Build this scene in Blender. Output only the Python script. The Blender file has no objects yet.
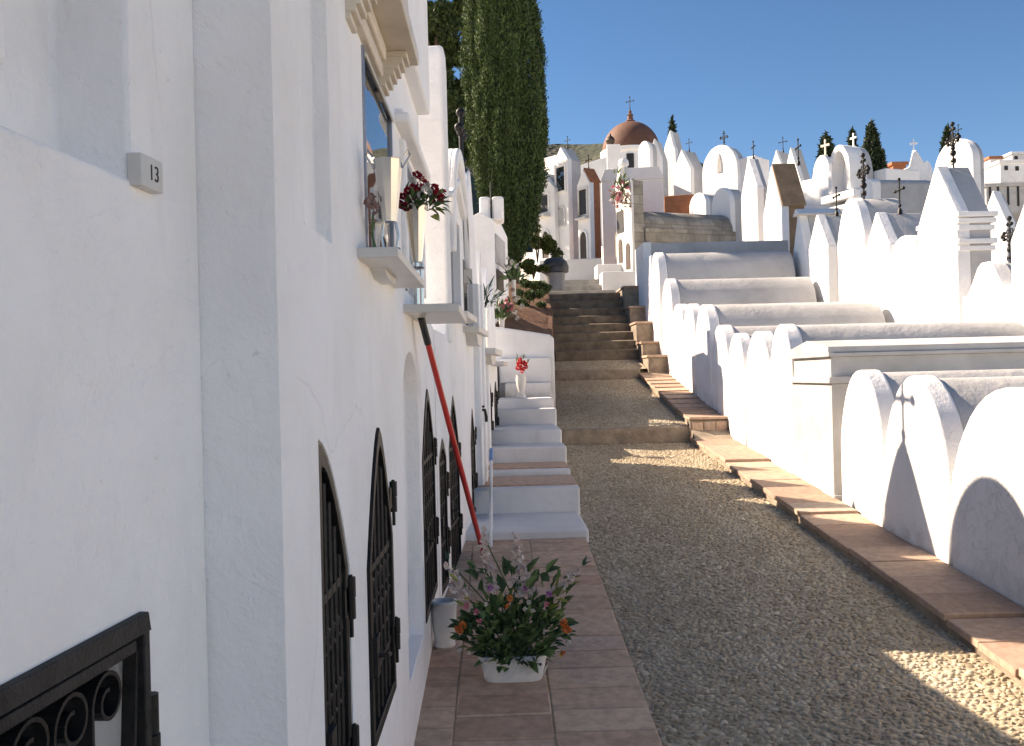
import bpy, bmesh, math, random
import numpy as np
from mathutils import Vector, Matrix, noise as mnoise
random.seed(7); np.random.seed(7)
R = math.radians
scene = bpy.context.scene
COL = scene.collection

# ------------------------------------------------------------------ camera numbers (also used to turn measurements into metres)
CAM = Vector((0, 0, 1.6)); FOC = 950.0
_a, _e, _r = R(0.72), R(0.18), R(1.42)
F0 = Vector((math.sin(_a), math.cos(_a), 0)); R0 = Vector((math.cos(_a), -math.sin(_a), 0)); U0 = Vector((0, 0, 1))
FW = F0 * math.cos(_e) + U0 * math.sin(_e); U1 = U0 * math.cos(_e) - F0 * math.sin(_e)
RT = R0 * math.cos(_r) - U1 * math.sin(_r); UP = U1 * math.cos(_r) + R0 * math.sin(_r)

def ray(px, py): return FW + RT * ((px - 512) / FOC) + UP * ((373 - py) / FOC)
def on_x(px, py, X):
    d = ray(px, py); return CAM + d * (X / d.x)
def on_y(px, py, Y):
    d = ray(px, py); return CAM + d * (Y / d.y)
def z_at(px, py, P):
    d = ray(px, py); t = (Vector((P[0], P[1], 0)) - Vector((0, 0, 0))).dot(F0) / d.dot(F0)
    return CAM.z + d.z * t
def on_line(px, py, P, t):
    """horizontal intersection of the sight line with the line P + t*s; returns s"""
    d = ray(px, py)
    det = t.x * (-d.y) - (-d.x) * t.y
    return (-(P.x) * (-d.y) + (-d.x) * -(-(P.y)) * -1) / det if False else ((P.y * d.x - P.x * d.y) / (t.x * d.y - t.y * d.x))

# ------------------------------------------------------------------ materials
def new_mat(name):
    m = bpy.data.materials.new(name); m.use_nodes = True
    nt = m.node_tree; nt.nodes.clear()
    out = nt.nodes.new('ShaderNodeOutputMaterial'); p = nt.nodes.new('ShaderNodeBsdfPrincipled')
    nt.links.new(p.outputs[0], out.inputs[0])
    return m, nt, p
def N(nt, t, **kw):
    n = nt.nodes.new(t)
    for k, v in kw.items():
        if k in n.inputs: n.inputs[k].default_value = v
        else: setattr(n, k, v)
    return n
def pos(nt): return N(nt, 'ShaderNodeNewGeometry').outputs['Position']
def noise(nt, scale, detail=4, rough=.55, vec=None, dist=0):
    n = N(nt, 'ShaderNodeTexNoise'); n.inputs['Scale'].default_value = scale; n.inputs['Detail'].default_value = detail
    n.inputs['Roughness'].default_value = rough; n.inputs['Distortion'].default_value = dist
    nt.links.new(vec if vec is not None else pos(nt), n.inputs['Vector']); return n.outputs['Fac']
def ramp(nt, fac, stops):
    r = N(nt, 'ShaderNodeValToRGB'); e = r.color_ramp.elements
    while len(e) < len(stops): e.new(.5)
    for i, (p_, c) in enumerate(stops):
        e[i].position = p_; e[i].color = (*c, 1) if len(c) == 3 else c
    nt.links.new(fac, r.inputs[0]); return r.outputs[0]
def mixc(nt, a, b, fac, mode='MIX'):
    m = N(nt, 'ShaderNodeMix', data_type='RGBA', blend_type=mode)
    for s, v in ((6, a), (7, b)):
        if isinstance(v, tuple): m.inputs[s].default_value = (*v, 1)
        else: nt.links.new(v, m.inputs[s])
    if isinstance(fac, (int, float)): m.inputs[0].default_value = fac
    else: nt.links.new(fac, m.inputs[0])
    return m.outputs[2]
def addm(nt, a, b, op='ADD'):
    m = N(nt, 'ShaderNodeMath', operation=op)
    for s, v in ((0, a), (1, b)):
        if isinstance(v, (int, float)): m.inputs[s].default_value = v
        else: nt.links.new(v, m.inputs[s])
    return m.outputs[0]
def bump(nt, p, h, strength, dist):
    b = N(nt, 'ShaderNodeBump'); b.inputs['Strength'].default_value = strength; b.inputs['Distance'].default_value = dist
    nt.links.new(h, b.inputs['Height']); nt.links.new(b.outputs[0], p.inputs['Normal'])
def sep(nt, v):
    s = N(nt, 'ShaderNodeSeparateXYZ'); nt.links.new(v, s.inputs[0]); return s.outputs
def comb(nt, x, y, z=0.0):
    c = N(nt, 'ShaderNodeCombineXYZ')
    for i, v in enumerate((x, y, z)):
        if isinstance(v, (int, float)): c.inputs[i].default_value = v
        else: nt.links.new(v, c.inputs[i])
    return c.outputs[0]
def stretch(nt, sx, sy, sz):
    m = N(nt, 'ShaderNodeMapping'); m.inputs['Scale'].default_value = (sx, sy, sz); nt.links.new(pos(nt), m.inputs[0]); return m.outputs[0]

def plaster(name, lo=.70, hi=.82, tint=(1, .985, .965), stain=.25, bs=.5, flake=0.0, layers=0.0):
    m, nt, p = new_mat(name)
    big = noise(nt, 1.7, 5, .6)
    c = ramp(nt, big, [(.3, tuple(lo * t for t in tint)), (.62, tuple(hi * t for t in (1, 1, 1)))])
    # old limewash: grey weeping stains, stretched downwards
    st = noise(nt, 5, 6, .65, stretch(nt, 1.6, 1.6, .35))
    sf = ramp(nt, st, [(.56, (0, 0, 0)), (.78, (1, 1, 1))])
    sfm = addm(nt, sf, stain, 'MULTIPLY')
    c = mixc(nt, c, (.50, .485, .45), sfm)
    sp = noise(nt, 55, 3, .6)
    c = mixc(nt, c, (.45, .42, .38), addm(nt, ramp(nt, sp, [(.69, (0, 0, 0)), (.76, (1, 1, 1))]), .35, 'MULTIPLY'))
    # rain splash and soil along the foot of the wall, ragged at its upper edge
    oz = sep(nt, N(nt, 'ShaderNodeTexCoord').outputs['Object'])[2]
    foot = addm(nt, oz, addm(nt, noise(nt, 7, 6, .7), .55, 'MULTIPLY'))
    gm = ramp(nt, foot, [(.26, (1, 1, 1)), (.50, (0, 0, 0))])
    c = mixc(nt, c, (.33, .28, .22), addm(nt, gm, .62, 'MULTIPLY'))
    h = addm(nt, addm(nt, noise(nt, 4.5, 3, .5), 1.0, 'MULTIPLY'), addm(nt, noise(nt, 26, 5, .65), .35, 'MULTIPLY'))
    h = addm(nt, h, addm(nt, noise(nt, 120, 3, .6), .07, 'MULTIPLY'))
    if layers:
        # edges of older coats under the new one, brush strokes and a few hairline cracks
        for sc_, lv in ((1.6, .5), (3.1, .55), (2.2, .44)):
            h = addm(nt, h, addm(nt, ramp(nt, noise(nt, sc_, 8, .62, dist=.8), [(lv, (0, 0, 0)), (lv + .018, (1, 1, 1))]), layers, 'MULTIPLY'))
        h = addm(nt, h, addm(nt, noise(nt, 30, 4, .6, stretch(nt, 2.5, .25, 1.2)), layers * 1.3, 'MULTIPLY'))
        v = N(nt, 'ShaderNodeTexVoronoi', feature='DISTANCE_TO_EDGE'); v.inputs['Scale'].default_value = 1.3
        wv = N(nt, 'ShaderNodeMix', data_type='RGBA', blend_type='LINEAR_LIGHT'); wv.inputs[0].default_value = .12; nt.links.new(pos(nt), wv.inputs[6])
        nz = N(nt, 'ShaderNodeTexNoise'); nz.inputs['Scale'].default_value = 3; nz.inputs['Detail'].default_value = 5; nt.links.new(pos(nt), nz.inputs['Vector']); nt.links.new(nz.outputs['Color'], wv.inputs[7])
        nt.links.new(wv.outputs[2], v.inputs['Vector'])
        crk = addm(nt, ramp(nt, v.outputs['Distance'], [(.0, (1, 1, 1)), (.006, (0, 0, 0))]), ramp(nt, noise(nt, .9, 3, .5), [(.59, (0, 0, 0)), (.64, (1, 1, 1))]), 'MULTIPLY')
        c = mixc(nt, c, (.45, .43, .41), addm(nt, crk, .22, 'MULTIPLY'))
    if flake:
        v = noise(nt, 9, 7, .7, dist=.6)
        h = addm(nt, h, addm(nt, ramp(nt, v, [(.52, (0, 0, 0)), (.54, (1, 1, 1))]), flake, 'MULTIPLY'))
    nt.links.new(c, p.inputs['Base Color']); p.inputs['Roughness'].default_value = .92; p.inputs['Specular IOR Level'].default_value = .15
    bump(nt, p, h, bs, .03)
    return m
def simple(name, col, rough=.6, metal=0, var=.25, nscale=12, bs=.15, bd=.01, spec=.4):
    m, nt, p = new_mat(name)
    c = ramp(nt, noise(nt, nscale, 5, .6), [(.3, tuple(x * (1 - var) for x in col)), (.7, tuple(min(1, x * (1 + var)) for x in col))])
    nt.links.new(c, p.inputs['Base Color']); p.inputs['Roughness'].default_value = rough; p.inputs['Metallic'].default_value = metal
    p.inputs['Specular IOR Level'].default_value = spec
    if bs: bump(nt, p, noise(nt, nscale * 4, 4, .6), bs, bd)
    return m
def island(name, stops, rough=.8, nscale=30, var=.3, bs=.2, bd=.004, trans=0, spec=.3):
    m, nt, p = new_mat(name)
    g = N(nt, 'ShaderNodeNewGeometry').outputs['Random Per Island']
    c = ramp(nt, g, stops)
    if var:
        c = mixc(nt, c, (.0, .0, .0), addm(nt, ramp(nt, noise(nt, nscale, 5, .65), [(.35, (1, 1, 1)), (.65, (0, 0, 0))]), var, 'MULTIPLY'))
    nt.links.new(c, p.inputs['Base Color']); p.inputs['Roughness'].default_value = rough; p.inputs['Specular IOR Level'].default_value = spec
    if bs: bump(nt, p, noise(nt, nscale * 2, 4, .6), bs, bd)
    if trans:
        out = [n for n in nt.nodes if n.type == 'OUTPUT_MATERIAL'][0]
        t = N(nt, 'ShaderNodeBsdfTranslucent'); nt.links.new(c, t.inputs[0])
        mx = N(nt, 'ShaderNodeMixShader'); mx.inputs[0].default_value = trans
        nt.links.new(p.outputs[0], mx.inputs[1]); nt.links.new(t.outputs[0], mx.inputs[2]); nt.links.new(mx.outputs[0], out.inputs[0])
    return m

M = {}
M['wall'] = plaster('limewash_near', .78, .88, (1, .99, .975), stain=.18, bs=.55, layers=.05)
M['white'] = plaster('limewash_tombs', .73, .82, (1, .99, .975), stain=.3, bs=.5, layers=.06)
M['worn'] = plaster('limewash_flaking', .70, .80, stain=.25, bs=.6, flake=.3)
M['far'] = plaster('limewash_far', .74, .83, (1, .985, .96), stain=.13, bs=.25)
M['weather_shade'] = plaster('weather_shaded_limewash', .36, .48, (.98, .99, 1), stain=.35, bs=.5)  # worn grey, plus shade on tops and sides put into the colour
M['farweather_shade'] = plaster('weather_shaded_limewash_far', .40, .50, (1, 1, 1), stain=.25, bs=.3)  # distant tombs: wear together with painted-in shade
M['grey'] = plaster('grey_render', .36, .48, (1, .98, .95), stain=.4, bs=.4)
M['cream'] = plaster('cream_render', .62, .74, (1, .95, .86), stain=.25, bs=.35)
M['stepwhite'] = plaster('white_step', .60, .74, (1, 1, 1), stain=.5, bs=.3)
M['marble'] = simple('grey_marble', (.46, .455, .445), .35, 0, .16, 3.5, .05)
M['shelf'] = simple('pale_marble', (.60, .585, .555), .3, 0, .1, 9, .04)
M['beige'] = simple('beige_stone', (.64, .57, .47), .5, 0, .12, 9, .08)
M['iron'] = simple('black_iron', (.009, .009, .0095), .5, 0, .5, 25, .35, .004, .25)
M['ironrust'] = simple('weathered_iron', (.017, .016, .0155), .6, 0, .6, 40, .5, .004, .3)
M['steel'] = simple('polished_steel', (.60, .59, .56), .22, 1, .08, 6, .04)
M['alu'] = simple('dull_aluminium', (.33, .34, .38), .35, .9, .1, 20, .05)
M['brasstrim'] = simple('pale_trim', (.7, .64, .5), .3, .7, .1, 20, .05)
M['red'] = simple('red_plastic', (.55, .045, .04), .4, 0, .15, 9, .05)
M['blue'] = simple('blue_plastic', (.04, .2, .48), .4, 0, .15, 9, .05)
M['whitepl'] = simple('white_plastic', (.72, .72, .70), .45, 0, .08, 14, .12)
M['blackpl'] = simple('black_plastic', (.03, .03, .032), .5, 0, .2, 14, .1)
M['binbody'] = simple('grey_bin_plastic', (.27, .28, .30), .5, 0, .12, 8, .05)
M['binlid'] = simple('dark_bin_plastic', (.055, .055, .06), .5, 0, .15, 8, .05)
M['concrete'] = simple('brown_cement', (.25, .205, .16), .9, 0, .35, 8, .5, .02)
M['plaza'] = simple('pale_cement', (.38, .36, .32), .9, 0, .25, 5, .4, .02)
M['soil'] = simple('red_soil', (.17, .085, .05), .95, 0, .45, 9, .8, .05)
M['earth'] = simple('pale_bounce_ground', (.64, .60, .53), .95, 0, .35, .6, .6, .1)  # made paler than earth so it bounces sun onto the shaded walls
M['terra'] = simple('terracotta_paint', (.34, .125, .06), .8, 0, .2, 9, .3, .01)
M['brown'] = simple('brown_render', (.30, .19, .115), .85, 0, .25, 6, .3, .01)
M['trunk'] = simple('bark', (.12, .09, .065), .9, 0, .4, 15, .8, .02)
M['dark'] = simple('dark_opening', (.02, .02, .022), .6, 0, .3, 9, .1)
M['woodd'] = simple('dark_wood', (.06, .04, .03), .6, 0, .3, 9, .2)
M['pinklime'] = M['far']
M['dome'] = simple('terracotta_dome', (.14, .065, .045), .75, 0, .25, 2.2, .3, .02)
M['paint_black'] = simple('black_lettering', (.03, .03, .03), .6, 0, .1, 9, 0)
M['pebble'] = island('pebbles', [(0, (.28, .225, .15)), (.35, (.40, .335, .235)), (.7, (.49, .42, .30)), (.93, (.56, .49, .37)), (1, (.64, .57, .45))], .6, 60, .2, .15, .003)
def _worn(m):
    # paler trodden middle and browner dusty patches
    nt = m.node_tree; p = [n for n in nt.nodes if n.type == 'BSDF_PRINCIPLED'][0]; src = p.inputs['Base Color'].links[0].from_socket
    c = mixc(nt, src, (.30, .235, .165), addm(nt, ramp(nt, noise(nt, 1.1, 5, .65), [(.40, (0, 0, 0)), (.66, (1, 1, 1))]), .55, 'MULTIPLY'))
    c = mixc(nt, c, (.60, .55, .47), addm(nt, ramp(nt, noise(nt, 2.3, 4, .6, stretch(nt, 1.5, .5, 1)), [(.5, (0, 0, 0)), (.72, (1, 1, 1))]), .35, 'MULTIPLY'))
    nt.links.new(c, p.inputs['Base Color'])
_worn(M['pebble'])
M['mortar'] = simple('pebble_mortar', (.40, .33, .24), .95, 0, .3, 10, .5, .02)
M['brick'] = island('terracotta_tile', [(0, (.34, .235, .18)), (.4, (.43, .30, .23)), (.7, (.50, .37, .285)), (.85, (.38, .23, .16)), (1, (.44, .36, .30))], .8, 22, .3, .35, .004)
M['walk'] = island('worn_terracotta_tile', [(0, (.52, .34, .245)), (.35, (.62, .42, .305)), (.6, (.70, .50, .37)), (.85, (.57, .35, .24)), (1, (.62, .47, .37))], .8, 18, .32, .35, .004)
M['cypress'] = island('cypress_leaf', [(0, (.018, .034, .014)), (.45, (.048, .082, .028)), (.8, (.085, .135, .042)), (1, (.11, .16, .055))], .7, 6, 0, 0, 0, .12)
M['cyfar'] = island('far_cypress_leaf', [(0, (.010, .02, .009)), (1, (.03, .05, .02))], .7, 6, 0, 0, 0, .1)
M['pine'] = island('pine_leaf', [(0, (.02, .036, .012)), (.6, (.045, .075, .022)), (1, (.085, .12, .04))], .7, 6, 0, 0, 0, .15)
M['shrub'] = island('shrub_leaf', [(0, (.025, .04, .01)), (.6, (.06, .085, .02)), (1, (.12, .15, .04))], .6, 6, 0, 0, 0, .2)
M['fol'] = island('silk_leaf_green', [(0, (.03, .065, .028)), (.45, (.06, .115, .045)), (.8, (.11, .18, .065)), (1, (.19, .27, .09))], .5, 6, 0, 0, 0, .1)
M['folteal'] = island('blue_green_leaf', [(0, (.015, .05, .035)), (1, (.05, .12, .085))], .5, 6, 0, 0, 0, .1)
M['limeleaf'] = island('yellow_green_leaf', [(0, (.12, .16, .03)), (1, (.34, .36, .1))], .5, 6, 0, 0, 0, .15)
def petal(name, a, b): M[name] = island(name, [(0, a), (1, b)], .55, 40, .1, 0, 0, .2)
petal('orange_petal', (.62, .14, .03), (.8, .3, .1)); petal('pink_petal', (.6, .13, .2), (.78, .38, .42))
petal('crimson_petal', (.28, .012, .03), (.46, .03, .06)); petal('white_petal', (.62, .6, .54), (.8, .78, .74))
petal('blush_petal', (.70, .55, .52), (.82, .76, .72)); petal('mauve_petal', (.38, .12, .36), (.55, .28, .5))
petal('scarlet_petal', (.5, .015, .02), (.7, .05, .05)); petal('yellow_petal', (.7, .45, .05), (.8, .62, .2))
petal('fadedpink_petal', (.34, .2, .18), (.45, .3, .28))

def mk_glass():
    m, nt, p = new_mat('window_glass'); p.inputs['Base Color'].default_value = (.02, .025, .03, 1); p.inputs['Roughness'].default_value = .015
    p.inputs['IOR'].default_value = 1.9; p.inputs['Specular IOR Level'].default_value = .9; return m
M['glass'] = mk_glass()
def mk_stone():
    m, nt, p = new_mat('grey_block_masonry')
    s = sep(nt, pos(nt)); v = comb(nt, addm(nt, s[0], s[1]), s[2])
    b = N(nt, 'ShaderNodeTexBrick'); nt.links.new(v, b.inputs['Vector'])
    b.inputs['Color1'].default_value = (.40, .37, .32, 1); b.inputs['Color2'].default_value = (.27, .245, .205, 1); b.inputs['Mortar'].default_value = (.25, .23, .195, 1)
    b.inputs['Scale'].default_value = 1; b.inputs['Brick Width'].default_value = .42; b.inputs['Row Height'].default_value = .2; b.inputs['Mortar Size'].default_value = .012
    c = mixc(nt, b.outputs['Color'], (.10, .095, .085), addm(nt, ramp(nt, noise(nt, 3, 5, .6), [(.4, (1, 1, 1)), (.6, (0, 0, 0))]), .5, 'MULTIPLY'))
    nt.links.new(c, p.inputs['Base Color']); p.inputs['Roughness'].default_value = .9
    bump(nt, p, addm(nt, addm(nt, b.outputs['Fac'], -.6, 'MULTIPLY'), noise(nt, 14, 5, .6)), .6, .03); return m
M['stone'] = mk_stone()
def mk_hill():
    m, nt, p = new_mat('wooded_hill')
    v = N(nt, 'ShaderNodeTexVoronoi'); v.inputs['Scale'].default_value = .35; nt.links.new(pos(nt), v.inputs['Vector'])
    c = ramp(nt, v.outputs['Distance'], [(0, (.05, .065, .04)), (.8, (.022, .032, .02))])
    c = mixc(nt, c, (.11, .10, .07), ramp(nt, noise(nt, .03, 4, .6), [(.55, (0, 0, 0)), (.7, (1, 1, 1))]))
    nt.links.new(c, p.inputs['Base Color']); p.inputs['Roughness'].default_value = 1; bump(nt, p, v.outputs['Distance'], .8, 1.5); return m
M['hill'] = mk_hill()

# ------------------------------------------------------------------ mesh builder
ZV = Vector((0, 0, 1))
class MB:
    def __init__(s): s.v = []; s.f = []
    def add(s, vs, fs):
        o = len(s.v); s.v.extend(tuple(v) for v in vs); s.f.extend([tuple(i + o for i in f) for f in fs])
    def box(s, c, size, rz=0, taper=0, rot=None):
        hx, hy, hz = size[0] / 2, size[1] / 2, size[2] / 2
        m = rot if rot is not None else Matrix.Rotation(rz, 3, 'Z')
        vs = []
        for k in (-1, 1):
            q = 1 - taper if k > 0 else 1
            for i, j in ((-1, -1), (1, -1), (1, 1), (-1, 1)): vs.append(Vector(c) + m @ Vector((i * hx * q, j * hy * q, k * hz)))
        s.add(vs, [(3, 2, 1, 0), (4, 5, 6, 7), (0, 1, 5, 4), (1, 2, 6, 5), (2, 3, 7, 6), (3, 0, 4, 7)])
    def box2(s, lo, hi): s.box([(a + b) / 2 for a, b in zip(lo, hi)], [b - a for a, b in zip(lo, hi)])
    def prism(s, pts, O, U, D, d0, d1):
        n = len(pts); vs = [O + U * p[0] + ZV * p[1] + D * d0 for p in pts] + [O + U * p[0] + ZV * p[1] + D * d1 for p in pts]
        s.add(vs, [tuple(range(n)), tuple(range(2 * n - 1, n - 1, -1))] + [(i, i + n, (i + 1) % n + n, (i + 1) % n) for i in range(n)])
    def ring(s, outer, inner, O, U, D, d0, d1):
        """band between two open polylines of equal length"""
        n = len(outer)
        for i in range(n - 1):
            q = [outer[i], outer[i + 1], inner[i + 1], inner[i]]
            s.prism(q, O, U, D, d0, d1)
    def tube(s, pts, r, n=8, closed=False, cap=True):
        pts = [Vector(p) for p in pts]; rs = r if isinstance(r, (list, tuple)) else [r] * len(pts)
        vs = []; N_ = len(pts); up = None
        for i, p in enumerate(pts):
            t = (pts[min(i + 1, N_ - 1)] - pts[max(i - 1, 0)])
            if t.length < 1e-9: t = ZV
            t.normalize()
            if up is None: up = Vector((1, 0, 0)) if abs(t.x) < .8 else Vector((0, 1, 0))
            a = (up - t * up.dot(t)).normalized(); b = t.cross(a); up = a
            for k in range(n):
                th = 2 * math.pi * k / n; vs.append(p + (a * math.cos(th) + b * math.sin(th)) * rs[i])
        fs = [(i * n + k, i * n + (k + 1) % n, (i + 1) * n + (k + 1) % n, (i + 1) * n + k) for i in range(N_ - 1) for k in range(n)]
        if cap: fs += [tuple(range(n - 1, -1, -1)), tuple((N_ - 1) * n + k for k in range(n))]
        s.add(vs, fs)
    def lathe(s, prof, c, n=24, sx=1, sy=1):
        c = Vector(c); vs = []
        for r, z in prof:
            for k in range(n):
                th = 2 * math.pi * k / n; vs.append(c + Vector((r * math.cos(th) * sx, r * math.sin(th) * sy, z)))
        m = len(prof); fs = [(i * n + k, i * n + (k + 1) % n, (i + 1) * n + (k + 1) % n, (i + 1) * n + k) for i in range(m - 1) for k in range(n)]
        if prof[0][0] > 1e-6: fs.append(tuple(range(n - 1, -1, -1)))
        if prof[-1][0] > 1e-6: fs.append(tuple((m - 1) * n + k for k in range(n)))
        s.add(vs, fs)
    def ball(s, c, r, n=8, sz=1):
        s.lathe([(r * math.sin(math.pi * i / n) + (1e-5 if i in (0, n) else 0), -r * sz * math.cos(math.pi * i / n)) for i in range(n + 1)], c, n + 2)
    def build(s, name, mat, parent=None, smooth=40, bevel=0, fix=True, loc=None):
        base = Vector(loc) if loc is not None else (parent_world(parent) if parent else Vector((0, 0, 0)))
        me = bpy.data.meshes.new(name)
        me.from_pydata([(v[0] - base.x, v[1] - base.y, v[2] - base.z) for v in s.v], [], s.f)
        if fix:
            bm = bmesh.new(); bm.from_mesh(me); bmesh.ops.remove_doubles(bm, verts=bm.verts, dist=1e-6)
            bmesh.ops.recalc_face_normals(bm, faces=bm.faces); bm.to_mesh(me); bm.free()
        if smooth:
            me.polygons.foreach_set('use_smooth', [True] * len(me.polygons)); me.set_sharp_from_angle(angle=R(smooth))
        me.materials.append(mat); me.update()
        o = bpy.data.objects.new(name, me); COL.objects.link(o)
        if parent: o.parent = parent
        elif loc is not None: o.location = loc
        if bevel:
            b = o.modifiers.new('soft_edge', 'BEVEL'); b.width = bevel; b.segments = 3; b.limit_method = 'ANGLE'; b.angle_limit = R(35); b.harden_normals = False
        return o
WORLD = {}
def parent_world(p):
    v = Vector((0, 0, 0))
    while p is not None: v += p.location; p = p.parent
    return v
def tag(o, label, cat, group=None, kind=None):
    o['label'] = label; o['category'] = cat
    if group: o['group'] = group
    if kind: o['kind'] = kind
    return o
def thing(name, label, cat, loc, group=None):
    o = bpy.data.objects.new(name, None); o.empty_display_size = .1; COL.objects.link(o); o.location = loc
    return tag(o, label, cat, group)
def structure(o): o['kind'] = 'structure'; return o
def cut(o, mb):
    c = mb.build('cutter', M['white']); c.location = (0, 0, 0)
    base = parent_world(o.parent) if o.parent else Vector((0, 0, 0))
    c.location = (0, 0, 0)
    for v in c.data.vertices: v.co -= base
    c.parent = o.parent
    md = o.modifiers.new('cut', 'BOOLEAN'); md.object = c; md.operation = 'DIFFERENCE'; md.solver = 'EXACT'
    # keep the cut before any softening of the edges
    while o.modifiers[0] != md: o.modifiers.move(o.modifiers.find(md.name), o.modifiers.find(md.name) - 1)
    soft = [m for m in o.modifiers if m.type == 'BEVEL']
    for m in soft: m.show_viewport = False
    dg = bpy.context.evaluated_depsgraph_get(); me = bpy.data.meshes.new_from_object(o.evaluated_get(dg))
    for m in soft: m.show_viewport = True
    old = o.data; o.modifiers.remove(md); o.data = me; me.name = o.name; bpy.data.meshes.remove(old)
    me.polygons.foreach_set('use_smooth', [True] * len(me.polygons)); me.set_sharp_from_angle(angle=R(40))
    cm = c.data; bpy.data.objects.remove(c); bpy.data.meshes.remove(cm)

def arch_fn(kind):
    return {'round': lambda t: math.sqrt(max(0, 1 - t * t)), 'ogive': lambda t: 1 - abs(t) ** 1.45, 'para': lambda t: 1 - abs(t) ** 2.3,
            'gable': lambda t: 1 - abs(t), 'bell': lambda t: max(0, min(1, .5 + .62 * math.cos(math.pi * min(1, abs(t))))) ** 1.0,
            'flat': lambda t: 1.0, 'near': lambda t: max(0, 1 - t * t) ** .66, 'half': lambda t: 1 - ((t + 1) / 2) ** 1.7, 'tall': lambda t: max(0, 1 - abs(t) ** 2.1) ** .72}[kind]
def arch(u0, u1, z0, zs, zt, kind='round', n=20, jit=0, closed_base=True):
    f = arch_fn(kind); c, h = (u0 + u1) / 2, (u1 - u0) / 2
    if kind == 'gable': n = 2
    if kind == 'flat': n = 1
    pts = [(u0, z0)] if closed_base else []
    for i in range(n + 1):
        t = -math.cos(math.pi * i / n) if n > 2 else -1 + 2 * i / n
        j = random.uniform(-jit, jit) if 0 < i < n else 0
        pts.append((c + h * t, zs + (zt - zs) * f(t) + j))
    if closed_base: pts.append((u1, z0))
    return pts

# ------------------------------------------------------------------ world, sun, camera
SUN_AZ, SUN_EL = 27, 34
sun_dir = Vector((-math.cos(R(SUN_EL)) * math.cos(R(SUN_AZ)), math.cos(R(SUN_EL)) * math.sin(R(SUN_AZ)), math.sin(R(SUN_EL))))
w = bpy.data.worlds.new('World'); scene.world = w; w.use_nodes = True; nt = w.node_tree
bg = nt.nodes['Background']; sky = nt.nodes.new('ShaderNodeTexSky'); sky.sky_type = 'NISHITA'; sky.sun_disc = False
sky.sun_elevation = R(SUN_EL); sky.sun_rotation = R(-(90 - SUN_AZ)); sky.altitude = 3500; sky.air_density = 1.1; sky.dust_density = 0; sky.ozone_density = 3.5
hs = nt.nodes.new('ShaderNodeHueSaturation'); hs.inputs['Saturation'].default_value = 1.2; hs.inputs['Value'].default_value = .78; nt.links.new(sky.outputs[0], hs.inputs['Color']); nt.links.new(hs.outputs[0], bg.inputs[0]); bg.inputs[1].default_value = .05
sl = bpy.data.lights.new('sun', 'SUN'); sl.energy = 2.7; sl.angle = R(.53); sl.color = (1, .955, .89)
so = bpy.data.objects.new('sun', sl); COL.objects.link(so); so.rotation_euler = sun_dir.to_track_quat('Z', 'Y').to_euler()
cd = bpy.data.cameras.new('camera'); cd.sensor_width = 36; cd.lens = FOC / 1024 * 36; cd.clip_end = 3000; cd.clip_start = .05
co = bpy.data.objects.new('camera', cd); COL.objects.link(co)
co.matrix_world = Matrix(((RT.x, UP.x, -FW.x, CAM.x), (RT.y, UP.y, -FW.y, CAM.y), (RT.z, UP.z, -FW.z, CAM.z), (0, 0, 0, 1)))
scene.camera = co
vs_ = scene.view_settings; vs_.view_transform = 'Standard'; vs_.look = 'None'; vs_.gamma = 1; vs_.exposure = 2.3
vs_.use_white_balance = True; vs_.white_balance_temperature = 8600; vs_.white_balance_tint = 17
scene.cycles.max_bounces = 8; scene.cycles.diffuse_bounces = 6
try: scene.cycles.use_denoising = True
except Exception: pass

# ------------------------------------------------------------------ ground
def lerp_tab(tab, x):
    if x <= tab[0][0]: return tab[0][1] + (x - tab[0][0]) * (tab[1][1] - tab[0][1]) / (tab[1][0] - tab[0][0])
    for (a, va), (b, vb) in zip(tab, tab[1:]):
        if x <= b: return va + (vb - va) * (x - a) / (b - a)
    return tab[-1][1]
PATH = [(0, 0), (10.4, .83), (10.401, 1.0), (14.05, 1.52), (14.051, 1.66), (14.9, 1.81), (17.3, 3.05), (20, 3.3), (22, 3.75), (25, 4.2), (30, 5), (60, 9.5), (120, 17), (300, 40), (700, 60)]
RIGHT = [(0, 1.1), (9, 1.6), (12, 2.1), (15, 2.8), (20, 3.9), (30, 5.6), (60, 9.7), (120, 17), (300, 40), (700, 60)]
def pz(y): return lerp_tab(PATH, y)
def smooth(a, b, x):
    t = max(0, min(1, (x - a) / (b - a))); return t * t * (3 - 2 * t)
def ground_z(x, y):
    g = pz(y) - .12
    k = smooth(4.45, 4.62, x); g = g * (1 - k) + lerp_tab(RIGHT, y) * k
    if y < 0: g = pz(0) - .12 + k * 1.1
    if 17 < y < 24 and x > .3: g -= 0.1
    g -= smooth(120, 300, abs(x)) * g * .8
    return g
xs = sorted(set([-400, -200, -100, -50, -25, -12, -6, -3, -1, -.3, .3, .9, 1.5, 2.1, 2.4, 2.7, 3.2, 3.8, 4.4, 4.45, 4.5, 4.55, 4.6, 4.65, 5, 5.6, 6.4, 7.5, 9, 11, 14, 18, 24, 32, 45, 65, 100, 160, 250, 400]))
ys = sorted(set([-300, -100, -40, -15, -6, -2, 0] + [i * .8 for i in range(1, 40)] + [10.39, 10.42, 14.04, 14.06] + [34, 38, 43, 50, 60, 75, 95, 120, 160, 220, 300, 420, 700]))
mb = MB(); mb.v = [(x, y, ground_z(x, y)) for y in ys for x in xs]; nx = len(xs)
mb.f = [(j * nx + i, j * nx + i + 1, (j + 1) * nx + i + 1, (j + 1) * nx + i) for j in range(len(ys) - 1) for i in range(nx - 1)]
structure(mb.build('ground', M['earth']))

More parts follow.
